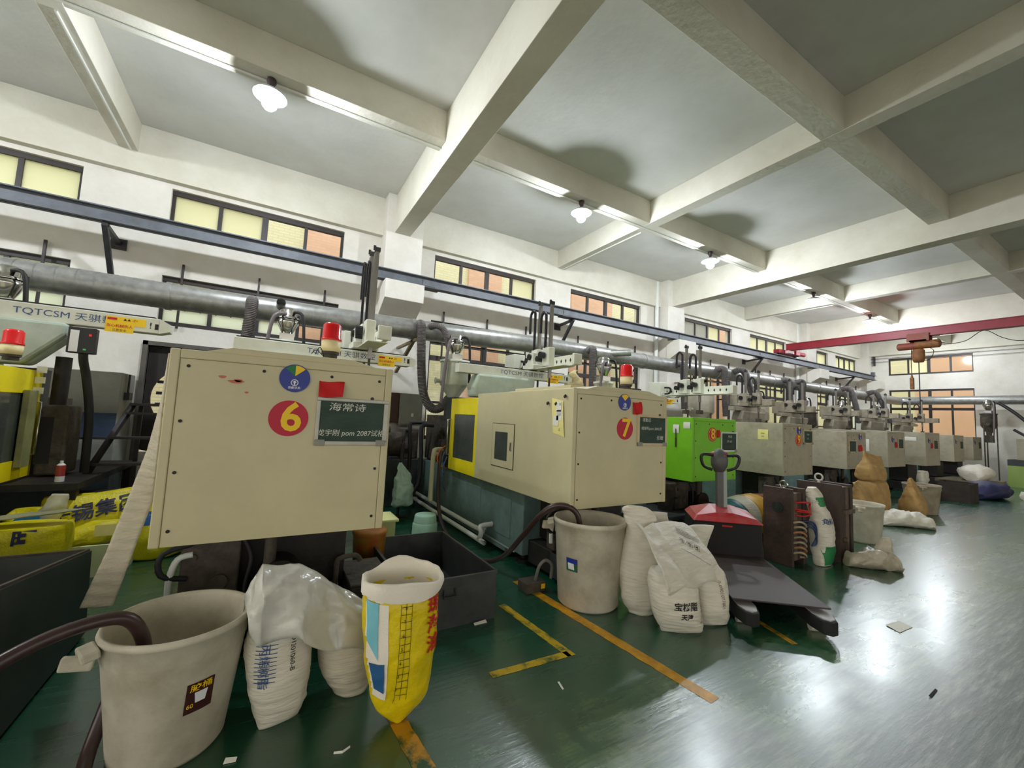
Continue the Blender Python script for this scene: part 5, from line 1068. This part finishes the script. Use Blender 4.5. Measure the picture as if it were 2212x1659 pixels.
sack('kraft_sack', 'crumpled open kraft sack behind the bin right of the moulds', [(8.9,3.2,0.0,0.2,0.12,0.2),(8.9,3.2,0.04,0.25,0.16,0.2),(8.95,3.2,0.3,0.27,0.17,0.2),(8.95,3.2,0.5,0.27,0.1,0.2),(8.9,3.2,0.62,0.25,0.03,0.2),(8.85,3.2,0.68,0.2,0.02,0.2)], KR, 33, 0.04, power=4.0)
sack('kraft_sack', 'kraft sack with a twisted neck beside the dusty bin', [(10.75,3.0,0.0,0.2,0.12,0.1),(10.75,3.0,0.04,0.27,0.17,0.1),(10.72,3.0,0.25,0.26,0.17,0.1),(10.7,3.0,0.42,0.18,0.11,0.1),(10.68,3.0,0.52,0.12,0.08,0.1),(10.66,3.0,0.62,0.11,0.05,0.1),(10.64,3.0,0.72,0.05,0.02,0.1)], KR, 34, 0.035, power=4.0)
def floor_sack(label, pts, wd, h, m, seed):
    """limp sack lying on the floor along a few points"""
    P = catmull([Vector(p) for p in pts], 6); n = 22; vs = []
    for i, p in enumerate(P):
        t = i/(len(P)-1); d = (P[min(i+1,len(P)-1)]-P[max(i-1,0)]).normalized(); a = d.cross(UZ).normalized(); prof = math.sin(math.pi*min(1,max(0,0.06+0.88*t)))**0.5
        for j in range(n):
            g = 2*math.pi*j/n; z = max(-0.94, math.sin(g)); q = p + a*math.cos(g)*wd*prof + Vector((0,0,(z+0.95)*h*0.5*prof))
            k = noise.noise(q*10+Vector((seed,2,3)))*0.05 + (0.4-1.5*abs(noise.noise(q*9)))*0.05 + noise.noise(q*24)*0.018
            if z > -0.9: q += Vector((0,0,k)) + a*(math.cos(g)*k)
            q.z = max(0.003, q.z); vs.append(q)
    b = MB(); m_ = len(P); b.add(vs, [(i*n+j, i*n+(j+1)%n, (i+1)*n+(j+1)%n, (i+1)*n+j) for i in range(m_-1) for j in range(n)], True); b.f.append(list(range(n))); b.sm.append(False); b.f.append([(m_-1)*n+j for j in range(n)]); b.sm.append(False)
    return tag(b.build('limp_sack', m), label, 'sack')
floor_sack('empty white woven sack lying in front of the kraft sacks', [(9.0,2.95,0),(9.25,2.85,0),(9.45,2.65,0),(9.55,2.4,0)], 0.22, 0.26, WV, 3)
CLR = mat('clear_film_bag', (196,186,162), 0.35, var=0.15, vscale=9, bump=0.7, bscale=9)
floor_sack('crumpled translucent bag on the aisle floor beside the second mould', [(5.82,2.22,0),(5.98,2.08,0),(6.1,1.98,0),(6.2,1.84,0)], 0.13, 0.22, CLR, 7)
sack('film_bag', 'upright peak of clear film behind the crumpled bag on the aisle', [(6.22,2.02,0.0,0.13,0.07,-0.4),(6.22,2.02,0.06,0.14,0.07,-0.4),(6.25,2.01,0.2,0.11,0.04,-0.4),(6.28,2.0,0.32,0.05,0.015,-0.4)], CLR, 36, 0.03)
# far clutter along the row
part_ = lambda nm, m, lb, cat, fn, bv=0.0: tag(part(nm, m, None, fn, bv), lb, cat)
part_('wooden_crate', mat('crate_dark', (58,48,40), 0.8, var=0.3), 'dark brown crate on the floor before the far machines', 'crate', lambda b: walls(b, 14.35, 15.05, 3.0, 3.6, 0, 0.45, 0.03))
sack('film_bag', 'white bag leaning behind the dark brown crate', [(13.9,3.7,0.0,0.1,0.08,0),(13.9,3.7,0.3,0.12,0.08,0),(13.95,3.7,0.5,0.2,0.1,0),(13.95,3.7,0.68,0.24,0.06,0)], WV, 37, 0.04)
floor_sack('dark blue sack heap right of the brown crate', [(15.6,3.2,0),(16.2,3.1,0),(16.8,3.0,0)], 0.4, 0.45, mat('sack_navy', (40,42,86), 0.6, var=0.3), 9)
pal = part_('pallet', mat('pallet_wood', (142,132,108), 0.8, var=0.2), 'wooden pallet carrying white bags at the far end', 'pallet', lambda b: [b.box(17.2+k*0.22, 17.38+k*0.22, 3.2, 4.3, 0.30, 0.325) for k in range(8)] + [b.box(17.2, 18.92, 3.2+j*0.5, 3.3+j*0.5, 0.0, 0.30) for j in range(3)] and None)
floor_sack('white bag on the far pallet', [(17.4,3.6,0.33),(17.9,3.6,0.33),(18.5,3.6,0.33)], 0.35, 0.45, WV, 12)
floor_sack('tan sack heap at the far right', [(18.9,2.3,0),(19.6,2.1,0),(20.3,1.9,0)], 0.7, 0.85, KR, 13)
floor_sack('white sacks at the foot of the tan heap, far right', [(16.9,2.55,0),(17.4,2.3,0),(17.9,2.0,0)], 0.26, 0.33, WV, 14)
fm = thing('control_cabinet', 'cream control cabinet with a green base at the far right', 'cabinet', (21.9, 2.9, 0))
part('body', BEIGE2, fm, lambda b: b.box(21.6, 22.3, 2.4, 3.4, 0.9, 1.6), 0.01); part('screen', GLASSD, fm, lambda b: b.box(21.59, 21.6, 2.65, 3.15, 1.2, 1.45)); part('base', mat('lime_base', (150,176,90), 0.5), fm, lambda b: b.box(21.5, 22.4, 1.2, 3.6, 0, 0.7)); part('top_plate', BEDD, fm, lambda b: b.box(21.5, 22.4, 1.2, 3.6, 0.7, 0.9))
tag(part('drain_pipe', STEEL, None, lambda b: (b.tube([(21.3,3.7,2.8),(21.3,3.3,2.4),(21.3,2.6,1.5),(21.3,2.2,1.2)],0.05,10), b.tube([(21.35,3.4,1.9),(21.35,2.9,1.5),(21.35,2.2,1.0)],0.04,10))), 'dark pipes slanting down from the far hopper', 'pipe')

# ---------------------------------------------------------------- between machines six and seven
MINT = mat('mint_plastic', (186,228,206), 0.45, var=0.08, vscale=8); CRY = mat('pale_yellow_plastic', (240,240,170), 0.45)
st = thing('plastic_stool', 'round mint green plastic stool between machines six and seven', 'stool', (1.77, 5.0, 0))
part('top', MINT, st, lambda b: b.lathe([(0.14,0.17),(0.13,0.255),(0.12,0.27),(0,0.27)], (1.77,5.0,0), 32)); part('foot', MINT, st, lambda b: b.lathe([(0.155,0.0),(0.15,0.16),(0.14,0.175)], (1.77,5.0,0), 32))
yb_ = thing('storage_box', 'pale yellow plastic box right behind machine six', 'box', (1.27, 5.1, 0))
part('tub', CRY, yb_, lambda b: b.box(1.08,1.38,4.9,5.25,0,0.235), 0.01); part('lid', CRY, yb_, lambda b: b.box(1.05,1.41,4.87,5.28,0.235,0.27), 0.01)
sack('carrier_bag', 'mint plastic carrier bag hanging beside machine seven', [(1.74,5.95,0.18,0.11,0.06,0),(1.74,5.95,0.22,0.145,0.10,0),(1.75,5.95,0.36,0.145,0.10,0),(1.74,5.95,0.50,0.12,0.07,0),(1.73,5.95,0.62,0.10,0.03,0),(1.70,5.95,0.70,0.07,0.015,0),(1.69,5.95,0.78,0.03,0.01,0)], mat('mint_film', (190,222,206), 0.35, var=0.12, vscale=12, bump=0.8, bscale=10), 41, 0.035, cat='bag')
tag(part('bag_stand', GRIME, None, lambda b: (b.cyl((1.72,6.05,0.0),(1.72,6.05,1.05),0.02), b.box(1.60,1.84,5.98,6.12,0,0.02), b.bar((1.72,6.08,0.78),(1.72,5.93,0.79),0.02,0.02))), 'dark post carrying the mint carrier bag', 'post')
tag(part('water_pipe', WHITEP, None, lambda b: (b.tube([(2.17,7.2,0.11),(2.17,4.40,0.11),(2.17,4.30,0.12),(2.17,4.25,0.20),(2.17,4.28,0.26),(2.33,4.30,0.27)],0.028,10,3), )), 'lower white water pipe along the bed of machine seven', 'pipe', 'white pipes beside machine seven')
tag(part('water_pipe', WHITEP, None, lambda b: b.tube([(2.22,7.2,0.19),(2.22,4.55,0.19),(2.30,4.45,0.19)],0.026,10,3)), 'upper white water pipe along the bed of machine seven', 'pipe', 'white pipes beside machine seven')
tag(part('drop_pipe', mat('pvc_cream', (232,228,190), 0.5), None, lambda b: (b.tube([(2.30,5.95,0.98),(2.20,5.9,0.98),(2.14,5.85,0.94),(2.13,5.85,0.6),(2.13,5.85,0.25)],0.035,10,3), b.tube([(2.30,6.0,0.90),(2.18,5.98,0.88),(2.16,5.95,0.6),(2.15,5.95,0.25)],0.026,10,3))), 'cream plastic pipes dropping beside the yellow door of machine seven', 'pipe')
tag(part('air_hose', mat('hose_orange', (222,104,40), 0.5), None, lambda b: b.tube([(2.28,5.75,1.05),(2.18,5.72,0.98),(2.14,5.70,0.86),(2.2,5.68,0.76),(2.27,5.65,0.74)],0.010,8)), 'orange air hose beside the yellow door of machine seven', 'hose')
tag(part('air_hose', mat('hose_bluegrey', (58,86,120), 0.5), None, lambda b: (b.tube([(2.26,5.68,1.0),(2.2,5.66,0.86),(2.24,5.64,0.74),(2.18,5.62,0.55),(2.17,5.62,0.35)],0.009,8), b.tube([(2.27,5.66,0.9),(2.2,5.63,0.7),(2.22,5.6,0.5),(2.26,5.6,0.42)],0.009,8))), 'blue air hoses hanging beside the yellow door of machine seven', 'hose')
for i, (x, z) in enumerate(((2.03, 1.35), (2.12, 1.32))):
    tag(part('oil_hose', RUBBER, None, lambda b: b.tube([(2.3,6.7-i*0.3,z),(x,6.65-i*0.3,z),(x-0.04,6.62-i*0.3,z-0.1),(x-0.02,6.6-i*0.3,0.8),(x-0.05,6.55-i*0.3,0.45),(x-0.2,6.5-i*0.3,0.25),(x-0.25,6.5,0.1)],0.032,10,5)), 'black oil hose bending down left of machine seven, ' + ('rear one' if i == 0 else 'front one'), 'hose')
hu = thing('hydraulic_unit', 'dusty hydraulic pump unit behind the right edge of machine six', 'pump', (1.85, 7.0, 0))
part('tank', BEDD, hu, lambda b: b.box(1.5, 2.2, 6.75, 7.5, 0.0, 0.75), 0.01); part('motor', GRIME2, hu, lambda b: (b.cyl((1.55,6.95,0.98),(2.05,6.95,0.98),0.2), b.cyl((1.6,6.95,1.22),(1.75,6.95,1.22),0.07))); part('manifold', GRIME2, hu, lambda b: b.box(1.95,2.2,6.8,7.2,0.75,1.25), 0.02)
part('pipe_run', STEEL, hu, lambda b: (b.tube([(1.7,6.8,0.8),(1.62,6.65,0.85),(1.6,6.6,0.5),(1.7,6.6,0.2)],0.022,8), b.tube([(2.0,6.8,1.2),(1.9,6.6,1.2),(1.88,6.55,0.8),(1.9,6.55,0.2)],0.022,8)))
cb = thing('switch_cabinet', 'grey wall switch cabinet between machines six and seven', 'cabinet', (2.1, 7.5, 0))
CABG = mat('cabinet_grey', (150,150,140), 0.5, var=0.1, vscale=5)
part('body', CABG, cb, lambda b: b.box(2.03, 2.45, 7.45, 7.6, 1.28, 1.86), 0.006); part('door', CABG, cb, lambda b: b.box(2.05, 2.43, 7.437, 7.449, 1.31, 1.83)); part('backboard', mat('board_brown', (86,62,48), 0.7, var=0.2), cb, lambda b: b.box(1.88, 2.02, 7.5, 7.6, 1.32, 1.86)); part('label', PAPER, cb, lambda b: b.box(2.24,2.28,7.434,7.437,1.44,1.5)); part('leg', CABG, cb, lambda b: b.box(2.1,2.2,7.5,7.6,0,1.28))
# small gauge block and hose on the floor in front of machine seven
fl_ = thing('floor_pedal', 'small grimy valve block with a bent hose left of the tall bin', 'valve', (2.15, 3.1, 0))
part('block', GRIME2, fl_, lambda b: b.box(2.02,2.22,3.05,3.2,0,0.09), 0.01); part('hose', mat('hose_grey', (128,124,118), 0.5), fl_, lambda b: b.tube([(2.14,3.1,0.09),(2.15,3.06,0.22),(2.2,3.04,0.27),(2.27,3.04,0.22),(2.28,3.06,0.1)],0.014,8)); part('label', LABELY, fl_, lambda b: b.box(2.17,2.21,3.046,3.05,0.03,0.07))
# oil pump carton below machine six
cx_ = thing('tool_trolley', 'dark tool trolley with a bent handle under machine six', 'trolley', (0.72, 3.1, 0))
part('tray', GRIME, cx_, lambda b: b.box(0.56,0.84,2.95,3.45,0.06,0.33), 0.01); part('lid', GRIME2, cx_, lambda b: b.box(0.56,0.84,2.95,3.45,0.33,0.345), 0.004); part('handle', GRIME2, cx_, lambda b: b.tube([(0.50,3.2,0.1),(0.50,3.2,0.40),(0.52,3.2,0.45),(0.62,3.2,0.46),(0.66,3.2,0.42)],0.018,8)); part('wheel', RUBBER, cx_, lambda b: (b.cyl((0.55,3.05,0.04),(0.58,3.05,0.04),0.04), b.cyl((0.82,3.05,0.04),(0.85,3.05,0.04),0.04), b.cyl((0.55,3.35,0.04),(0.58,3.35,0.04),0.04), b.cyl((0.82,3.35,0.04),(0.85,3.35,0.04),0.04)))
tag(part('oil_pail', mat('pail_ochre', (150,120,30), 0.6, rgb2=(170,70,30), vscale=8), None, lambda b: b.lathe([(0,0),(0.12,0),(0.14,0.42),(0.15,0.44),(0.14,0.46),(0.05,0.46),(0,0.46)], (0.86,3.85,0.0), 28)), 'ochre oil pail behind the open metal box', 'pail')

# ---------------------------------------------------------------- left of machine six
ct = thing('chute_cart', 'dark sheet metal cart at the lower left corner', 'cart', (-1.3, 3.0, 0))
CTM = mat('cart_metal', (70,74,70), 0.42, metal=0.3, var=0.25, vscale=4)
def slab(b, q, t):
    q = [Vector(p) for p in q]; n = (q[1]-q[0]).cross(q[3]-q[0]).normalized()*t
    b.add(q + [p+n for p in q], [(0,1,2,3),(7,6,5,4),(0,4,5,1),(1,5,6,2),(2,6,7,3),(3,7,4,0)])
part('side_sheet', CTM, ct, lambda b: slab(b, [(-0.90,2.45,0.02),(-0.90,3.70,0.02),(-0.92,3.70,0.525),(-0.93,2.45,0.70)], 0.012))
part('back_sheet', CTM, ct, lambda b: slab(b, [(-0.91,3.69,0.02),(-1.75,3.69,0.02),(-1.75,3.69,0.525),(-0.92,3.69,0.525)], 0.012))
part('side_sheet', CTM, ct, lambda b: slab(b, [(-1.75,3.70,0.02),(-1.75,2.45,0.02),(-1.75,2.45,0.70),(-1.75,3.70,0.525)], 0.012))
part('floor_sheet', CTM, ct, lambda b: b.box(-1.75,-0.9,2.45,3.7,0.02,0.035))
part('rim', GRIME2, ct, lambda b: (b.bar((-0.925,3.70,0.53),(-0.935,2.45,0.705),0.016,0.016), b.bar((-0.92,3.70,0.53),(-1.75,3.70,0.53),0.016,0.016)))
for x in (-1.7,-0.98):
    for y in (2.55,3.6): part('wheel', RUBBER, ct, lambda b: b.cyl((x,y,0.01),(x+0.03,y,0.01),0.01))
# foam strip leaning on the guard of machine six
FOAM = mat('foam_strip', (214,204,180), 0.85, var=0.08, vscale=10, bump=0.4, bscale=30, stretch=(1,1,3))
EL = [(1.0,-0.497,2.90,1.765), (0.85,-0.515,2.95,1.50), (0.66,-0.555,2.98,1.23), (0.42,-0.615,2.98,0.965), (0.2,-0.675,2.98,0.70), (0.0,-0.748,2.98,0.435)]
ER = [(1.0,-0.488,2.86,1.765), (0.85,-0.490,2.86,1.50), (0.66,-0.492,2.88,1.23), (0.42,-0.505,2.96,0.96), (0.2,-0.565,2.98,0.69), (0.0,-0.622,2.98,0.42)]
def edge_at(E, v):
    for k in range(len(E)-1):
        if v >= E[k+1][0]: break
    t = (v-E[k+1][0])/(E[k][0]-E[k+1][0]); return Vector(E[k+1][1:]).lerp(Vector(E[k][1:]), t)
def strip(u, v):
    p = edge_at(EL, v).lerp(edge_at(ER, v), u)
    return p + Vector((-0.0, -1, 0))*(0.003*math.sin(v*150 + u) + 0.006*noise.noise(p*9))*(1-v)**0.3
fo = part('foam_strip', FOAM, None, lambda b: b.grid(strip, 8, 190)); fo.modifiers.new('thickness', 'SOLIDIFY').thickness = 0.006
tag(fo, 'long ribbed beige foam strip hanging off the left edge of machine six', 'foam strip')
# step ladder
LD = mat('ladder_steel', (56,50,50), 0.55, metal=0.3, var=0.3)
ld = thing('step_ladder', 'dark steel step platform left of machine six', 'steps', (-1.2, 5.9, 0))
for x0_, x1_ in ((-1.80,-1.36), (-1.28,-0.92)): part('rail', LD, ld, lambda b: b.bar((x0_+0.02,5.55,0.0),(x1_,6.35,1.46),0.05,0.04))
for k in range(5):
    t = (k+1)/5.4; xa = -1.80+0.44*t; xb = -1.28+0.36*t; y = 5.55+0.8*t; z = 1.46*t
    part('tread', LD, ld, lambda b: b.box(xa, xb, y-0.06, y+0.10, z-0.012, z+0.012))
part('platform', LD, ld, lambda b: b.box(-1.38,-0.9,6.28,6.75,1.44,1.47))
for x in (-1.36,-0.92): part('post', LD, ld, lambda b: b.bar((x,6.7,0),(x,6.7,1.44),0.04,0.04))
# grey machine cabinet against the wall
gc = thing('electric_cabinet', 'grey electric cabinet with a blue panel left of the step platform', 'cabinet', (-2.2, 7.6, 0))
part('body', CABG, gc, lambda b: b.box(-2.50,-1.72,7.35,7.95,0.55,1.86), 0.01); part('blue_panel', mat('panel_blue', (62,78,100), 0.5, var=0.2), gc, lambda b: b.box(-2.3,-1.73,7.335,7.349,1.0,1.32)); part('plinth', BEDD, gc, lambda b: b.box(-2.48,-1.74,7.4,7.95,0,0.55)); part('switch', STEEL, gc, lambda b: (b.box(-1.72,-1.66,7.5,7.65,1.5,1.6), b.cyl((-1.69,7.55,1.6),(-1.69,7.55,1.85),0.012)))
cn = thing('mould_parts', 'dark column and grimy mould parts beside the yellow machine at the left edge', 'machine part', (-1.75, 5.9, 0.7))
part('column', GRIME, cn, lambda b: b.cyl((-1.82,5.85,1.42),(-1.82,5.85,1.9),0.06)); part('block', GRIME2, cn, lambda b: b.box(-1.90,-1.70,5.75,6.1,0.74,1.42), 0.02); part('opening', INKB, cn, lambda b: b.box(-1.905,-1.80,5.747,5.749,0.85,1.3)); part('side_bar', mat('bar_olive', (150,150,100), 0.5, var=0.2), cn, lambda b: b.box(-1.93,-1.88,5.45,5.6,0.85,1.55), 0.006)
part('rear_table', GRIME, cn, lambda b: b.box(-2.0,-1.45,5.3,7.2,0.66,0.72))
part('table_leg', GRIME, cn, lambda b: (b.box(-1.55,-1.47,5.35,5.43,0,0.66), b.box(-1.55,-1.47,7.1,7.18,0,0.66)))
for k in range(3): part('white_label', PAPER, cn, lambda b: b.box(-1.93,-1.86,5.62+0.01*k,5.625+0.01*k,1.52+k*0.10,1.58+k*0.10))  # plain white paper labels
sc = thing('spray_can', 'red and white spray can on the dark table at the left', 'can', (-1.62, 5.45, 0.72))
part('can', mat('can_red', (176,60,56), 0.4), sc, lambda b: b.cyl((-1.62,5.45,0.77),(-1.62,5.45,0.87),0.032)); part('can_foot', STW, sc, lambda b: b.cyl((-1.62,5.45,0.72),(-1.62,5.45,0.77),0.032)); part('cap', STW, sc, lambda b: (b.cyl((-1.62,5.45,0.87),(-1.62,5.45,0.885),0.03,0.018), b.cyl((-1.62,5.45,0.885),(-1.62,5.45,0.91),0.012)))
tag(part('cable_hose', RUBBER, None, lambda b: b.tube([(-1.62,5.6,2.15),(-1.62,5.62,1.9),(-1.60,5.7,1.7),(-1.56,5.75,1.35),(-1.56,5.8,1.0),(-1.57,5.85,0.755)],0.035,10,5)), 'thick black cable hose hanging from the left robot', 'hose')
cbx = thing('robot_controller', 'small black controller with a red light under the left robot', 'controller', (-1.65, 5.6, 1.95))
part('case', BLACK, cbx, lambda b: b.box(-1.72,-1.52,5.52,5.60,1.93,2.18), 0.006); part('white_face', STW, cbx, lambda b: b.box(-1.70,-1.64,5.513,5.52,1.94,2.15))
LED = mat('led_red', (255,60,60), 0.4); LEDG = mat('led_green', (80,220,120), 0.4)
part('red_light', LED, cbx, lambda b: b.box(-1.57,-1.55,5.514,5.52,2.10,2.12)); part('green_light', LEDG, cbx, lambda b: b.box(-1.60,-1.58,5.514,5.52,1.96,1.975))
# yellow feed sacks
YB2 = mat('yellow_woven_bright', (240,226,16), 0.4, var=0.08, vscale=8, bump=0.25, bscale=60)
NAVY = mat('ink_navy', (40,44,84), 0.6)
y1 = sack('yellow_sack', 'open yellow sack with a big dark character behind the cart', [(-1.58,4.72,0.0,0.22,0.14,0),(-1.58,4.72,0.04,0.26,0.18,0),(-1.56,4.72,0.25,0.27,0.18,0),(-1.55,4.72,0.45,0.26,0.17,0),(-1.55,4.72,0.50,0.25,0.16,0)], YB2, 51, 0.015)
write('print', '旺', NAVY, y1, (-1.50,4.3,0.425), RX, UZ, 0.13, bold=0.03, onto=y1)
sack('sack_top', 'rolled grey film edge on the open yellow sack behind the cart', [(-1.85,4.72,0.53,0.03,0.05,0),(-1.70,4.70,0.56,0.10,0.07,0),(-1.50,4.69,0.58,0.12,0.08,0),(-1.32,4.70,0.60,0.06,0.06,0),(-1.24,4.70,0.61,0.02,0.03,0)], mat('film_grey_green', (176,176,140), 0.5, var=0.2, vscale=8), 52, 0.02, power=2.0, cat='sheet')
y2 = sack('yellow_sack', 'large yellow sack with navy characters leaning on the step platform', [(-1.38,5.42,0.0,0.30,0.16,0.18),(-1.38,5.42,0.05,0.34,0.2,0.18),(-1.36,5.44,0.3,0.36,0.2,0.18),(-1.34,5.46,0.5,0.36,0.14,0.18,0.12),(-1.32,5.48,0.60,0.37,0.05,0.18,0.15)], YB2, 53, 0.025)
write('print', '无锡集团', NAVY, y2, (-1.30,5.0,0.47), (1,0.05,0.22), (-0.22,0,1), 0.15, bold=0.02, onto=y2)
patch('blue_stripe', mat('print_blue', (30,96,170), 0.5), y2, [(-0.3,-0.03),(0.34,-0.03),(0.34,0.03),(-0.3,0.03)], (-1.32,5.0,0.26), (1,0.05,0.2), (-0.2,0,1), y2, 10)
y3 = sack('yellow_sack', 'crumpled yellow sack on top of the white foam box', [(-1.32,5.02,0.26,0.20,0.12,0.2),(-1.30,5.02,0.30,0.23,0.16,0.2),(-1.22,5.02,0.36,0.2,0.12,0.2),(-1.15,5.02,0.42,0.1,0.05,0.2)], YB2, 54, 0.04)
part('white_patch', PAPERY, y3, lambda b: b.grid(lambda u, v: Vector((-1.20+0.16*u, 4.90+0.02*v, 0.33+0.09*v)) + Vector((0,-0.02,0)), 3, 3))
y4 = sack('yellow_sack', 'small yellow sack lying left of the large yellow one', [(-1.75,5.3,0.0,0.12,0.1,0),(-1.74,5.3,0.2,0.16,0.13,0),(-1.72,5.3,0.42,0.15,0.10,0),(-1.70,5.3,0.52,0.12,0.03,0)], YB2, 55, 0.03)
tag(loft([(-1.58,5.12,0.36,0.03,0.03,0),(-1.57,5.11,0.44,0.07,0.06,0),(-1.53,5.1,0.54,0.08,0.05,0),(-1.50,5.1,0.66,0.05,0.02,0)], 24, 5, 0.03, 10, 56).build('liner_bag', mat('liner_white', (226,226,204), 0.5, var=0.08)), 'white liner bag sticking out between the yellow sacks', 'bag')
tag(loft([(-1.66,5.02,0.40,0.05,0.04,0),(-1.65,5.01,0.46,0.08,0.05,0),(-1.63,5.0,0.52,0.05,0.02,0)], 20, 5, 0.02, 12, 57).build('blue_bag', mat('bag_sky_blue', (40,140,220), 0.45, var=0.15)), 'sky blue crumpled bag among the yellow sacks', 'bag')
fx = part('foam_box', mat('foam_pale_green', (234,242,200), 0.8), None, lambda b: walls(b, -1.42,-0.98,4.85,5.2,0,0.26,0.03)); tag(fx, 'pale foam box under the crumpled yellow sack', 'box')
y5 = sack('yellow_sack', 'yellow and blue sack half hidden behind the left edge of machine six', [(-0.88,5.35,0.0,0.2,0.15,0),(-0.88,5.35,0.05,0.24,0.2,0),(-0.86,5.35,0.25,0.22,0.18,0),(-0.85,5.35,0.45,0.2,0.1,0),(-0.85,5.35,0.6,0.18,0.03,0)], YB2, 58, 0.03)
patch('blue_print', mat('print_blue', (30,96,170), 0.5), y5, [(-0.2,-0.06),(0.2,-0.06),(0.2,0.06),(-0.2,0.06)], (-0.86,5.0,0.38), RX, UZ, y5, 8)

tag(part('trolley_wheel', RUBBER, None, lambda b: b.tube([(8.75+0.0*k, 0.80-0.085*math.cos(2*math.pi*k/16), 0.10+0.085*math.sin(2*math.pi*k/16)) for k in range(17)], 0.015, 8, 0)), 'black wheel rim standing at the right edge of the aisle', 'wheel')
# ---------------------------------------------------------------- floor markings and scraps
MK = mat('marking_orange', (226,164,26), 0.4, rgb2=(170,120,30), vscale=10, var=0.3); MK2 = mat('marking_yellow_worn', (202,168,30), 0.45, rgb2=(60,92,48), vscale=9, lo=0.5, hi=0.62); MK3 = mat('marking_orange_worn', (196,140,30), 0.4, rgb2=(28,74,50), vscale=8, lo=0.46, hi=0.6)
def stripe(label, p0, p1, wd, m, seed, grp=None):
    p0, p1 = Vector((*p0,0)), Vector((*p1,0)); d = (p1-p0); a = Vector((-d.y, d.x, 0)).normalized(); n = max(8, int(d.length/0.03)); vs = []
    for i in range(n+1):
        t = i/n; c = p0 + d*t
        for s_ in (-1, 1): vs.append(c + a*s_*(wd/2 + 0.006*noise.noise(Vector((i*0.35, s_*7+seed, 1)))) + Vector((0,0,0.0015)))
    b = MB(); b.add(vs, [(2*i, 2*i+1, 2*i+3, 2*i+2) for i in range(n)])
    return tag(b.build('floor_marking', m), label, 'floor marking', grp)
stripe('bold orange floor line running from the tall bin into the aisle', (2.25,1.47), (2.10,3.35), 0.085, MK, 1)
stripe('worn yellow floor line ending at a corner beside the metal box', (1.80,2.16), (1.74,2.98), 0.065, MK2, 2)
stripe('short worn yellow floor line meeting the other at a corner', (1.80,2.19), (1.24,2.21), 0.06, MK2, 3)
stripe('worn orange floor line under the tip of the yellow sack', (0.70,1.70), (0.645,2.35), 0.085, MK3, 4)
stripe('faded orange floor line in front of the pallet truck', (3.34,1.58), (3.50,2.05), 0.05, MK3, 5)
def scrap(label, x, y, pts, m):
    b = MB(); P = [Vector((x+p[0], y+p[1], 0.002+p[2])) for p in pts]; b.add(P + [p+Vector((0,0,0.002)) for p in P], [tuple(range(len(P)-1,-1,-1)), tuple(range(len(P),2*len(P)))] + [(i,(i+1)%len(P),len(P)+(i+1)%len(P),len(P)+i) for i in range(len(P))])
    tag(b.build('paper_scrap', m), label, 'scrap')
scrap('white scrap on the floor beside the metal box', 1.45, 2.78, [(-0.05,-0.01,0),(0.05,-0.01,0.0),(0.05,0.015,0.01),(-0.05,0.01,0.006)], PAPER)
scrap('pale scrap on the floor right of the lower left bin', -0.02, 2.18, [(-0.025,-0.01,0),(0.02,-0.018,0),(0.024,-0.004,0.008),(-0.018,0.008,0.01)], PAPER)
scrap('curled white scrap at the bottom edge of the floor', 0.40, 2.02, [(-0.035,0,0),(0,-0.012,0),(0.035,0.006,0),(0.035,0.010,0.005),(0,-0.007,0.006),(-0.033,0.006,0.004)], PAPER)
scrap('tiny white scrap on the green floor in front of the sacks', 1.55, 1.95, [(-0.012,-0.03,0),(0.0,-0.03,0),(0.012,0.03,0.004),(0,0.03,0.004)], PAPER)
scrap('white flattened scrap in the aisle', 4.4, 1.35, [(-0.10,-0.05,0),(0.12,-0.06,0),(0.15,0.03,0.004),(-0.05,0.05,0.004)], PAPER)
scrap('dark sliver lying in the aisle', 3.5, 0.92, [(-0.06,-0.012,0),(0.07,-0.005,0),(0.07,0.005,0.003),(-0.06,0.0,0.003)], INKB)

bpy.data.objects.remove(_to); bpy.data.curves.remove(_tc)
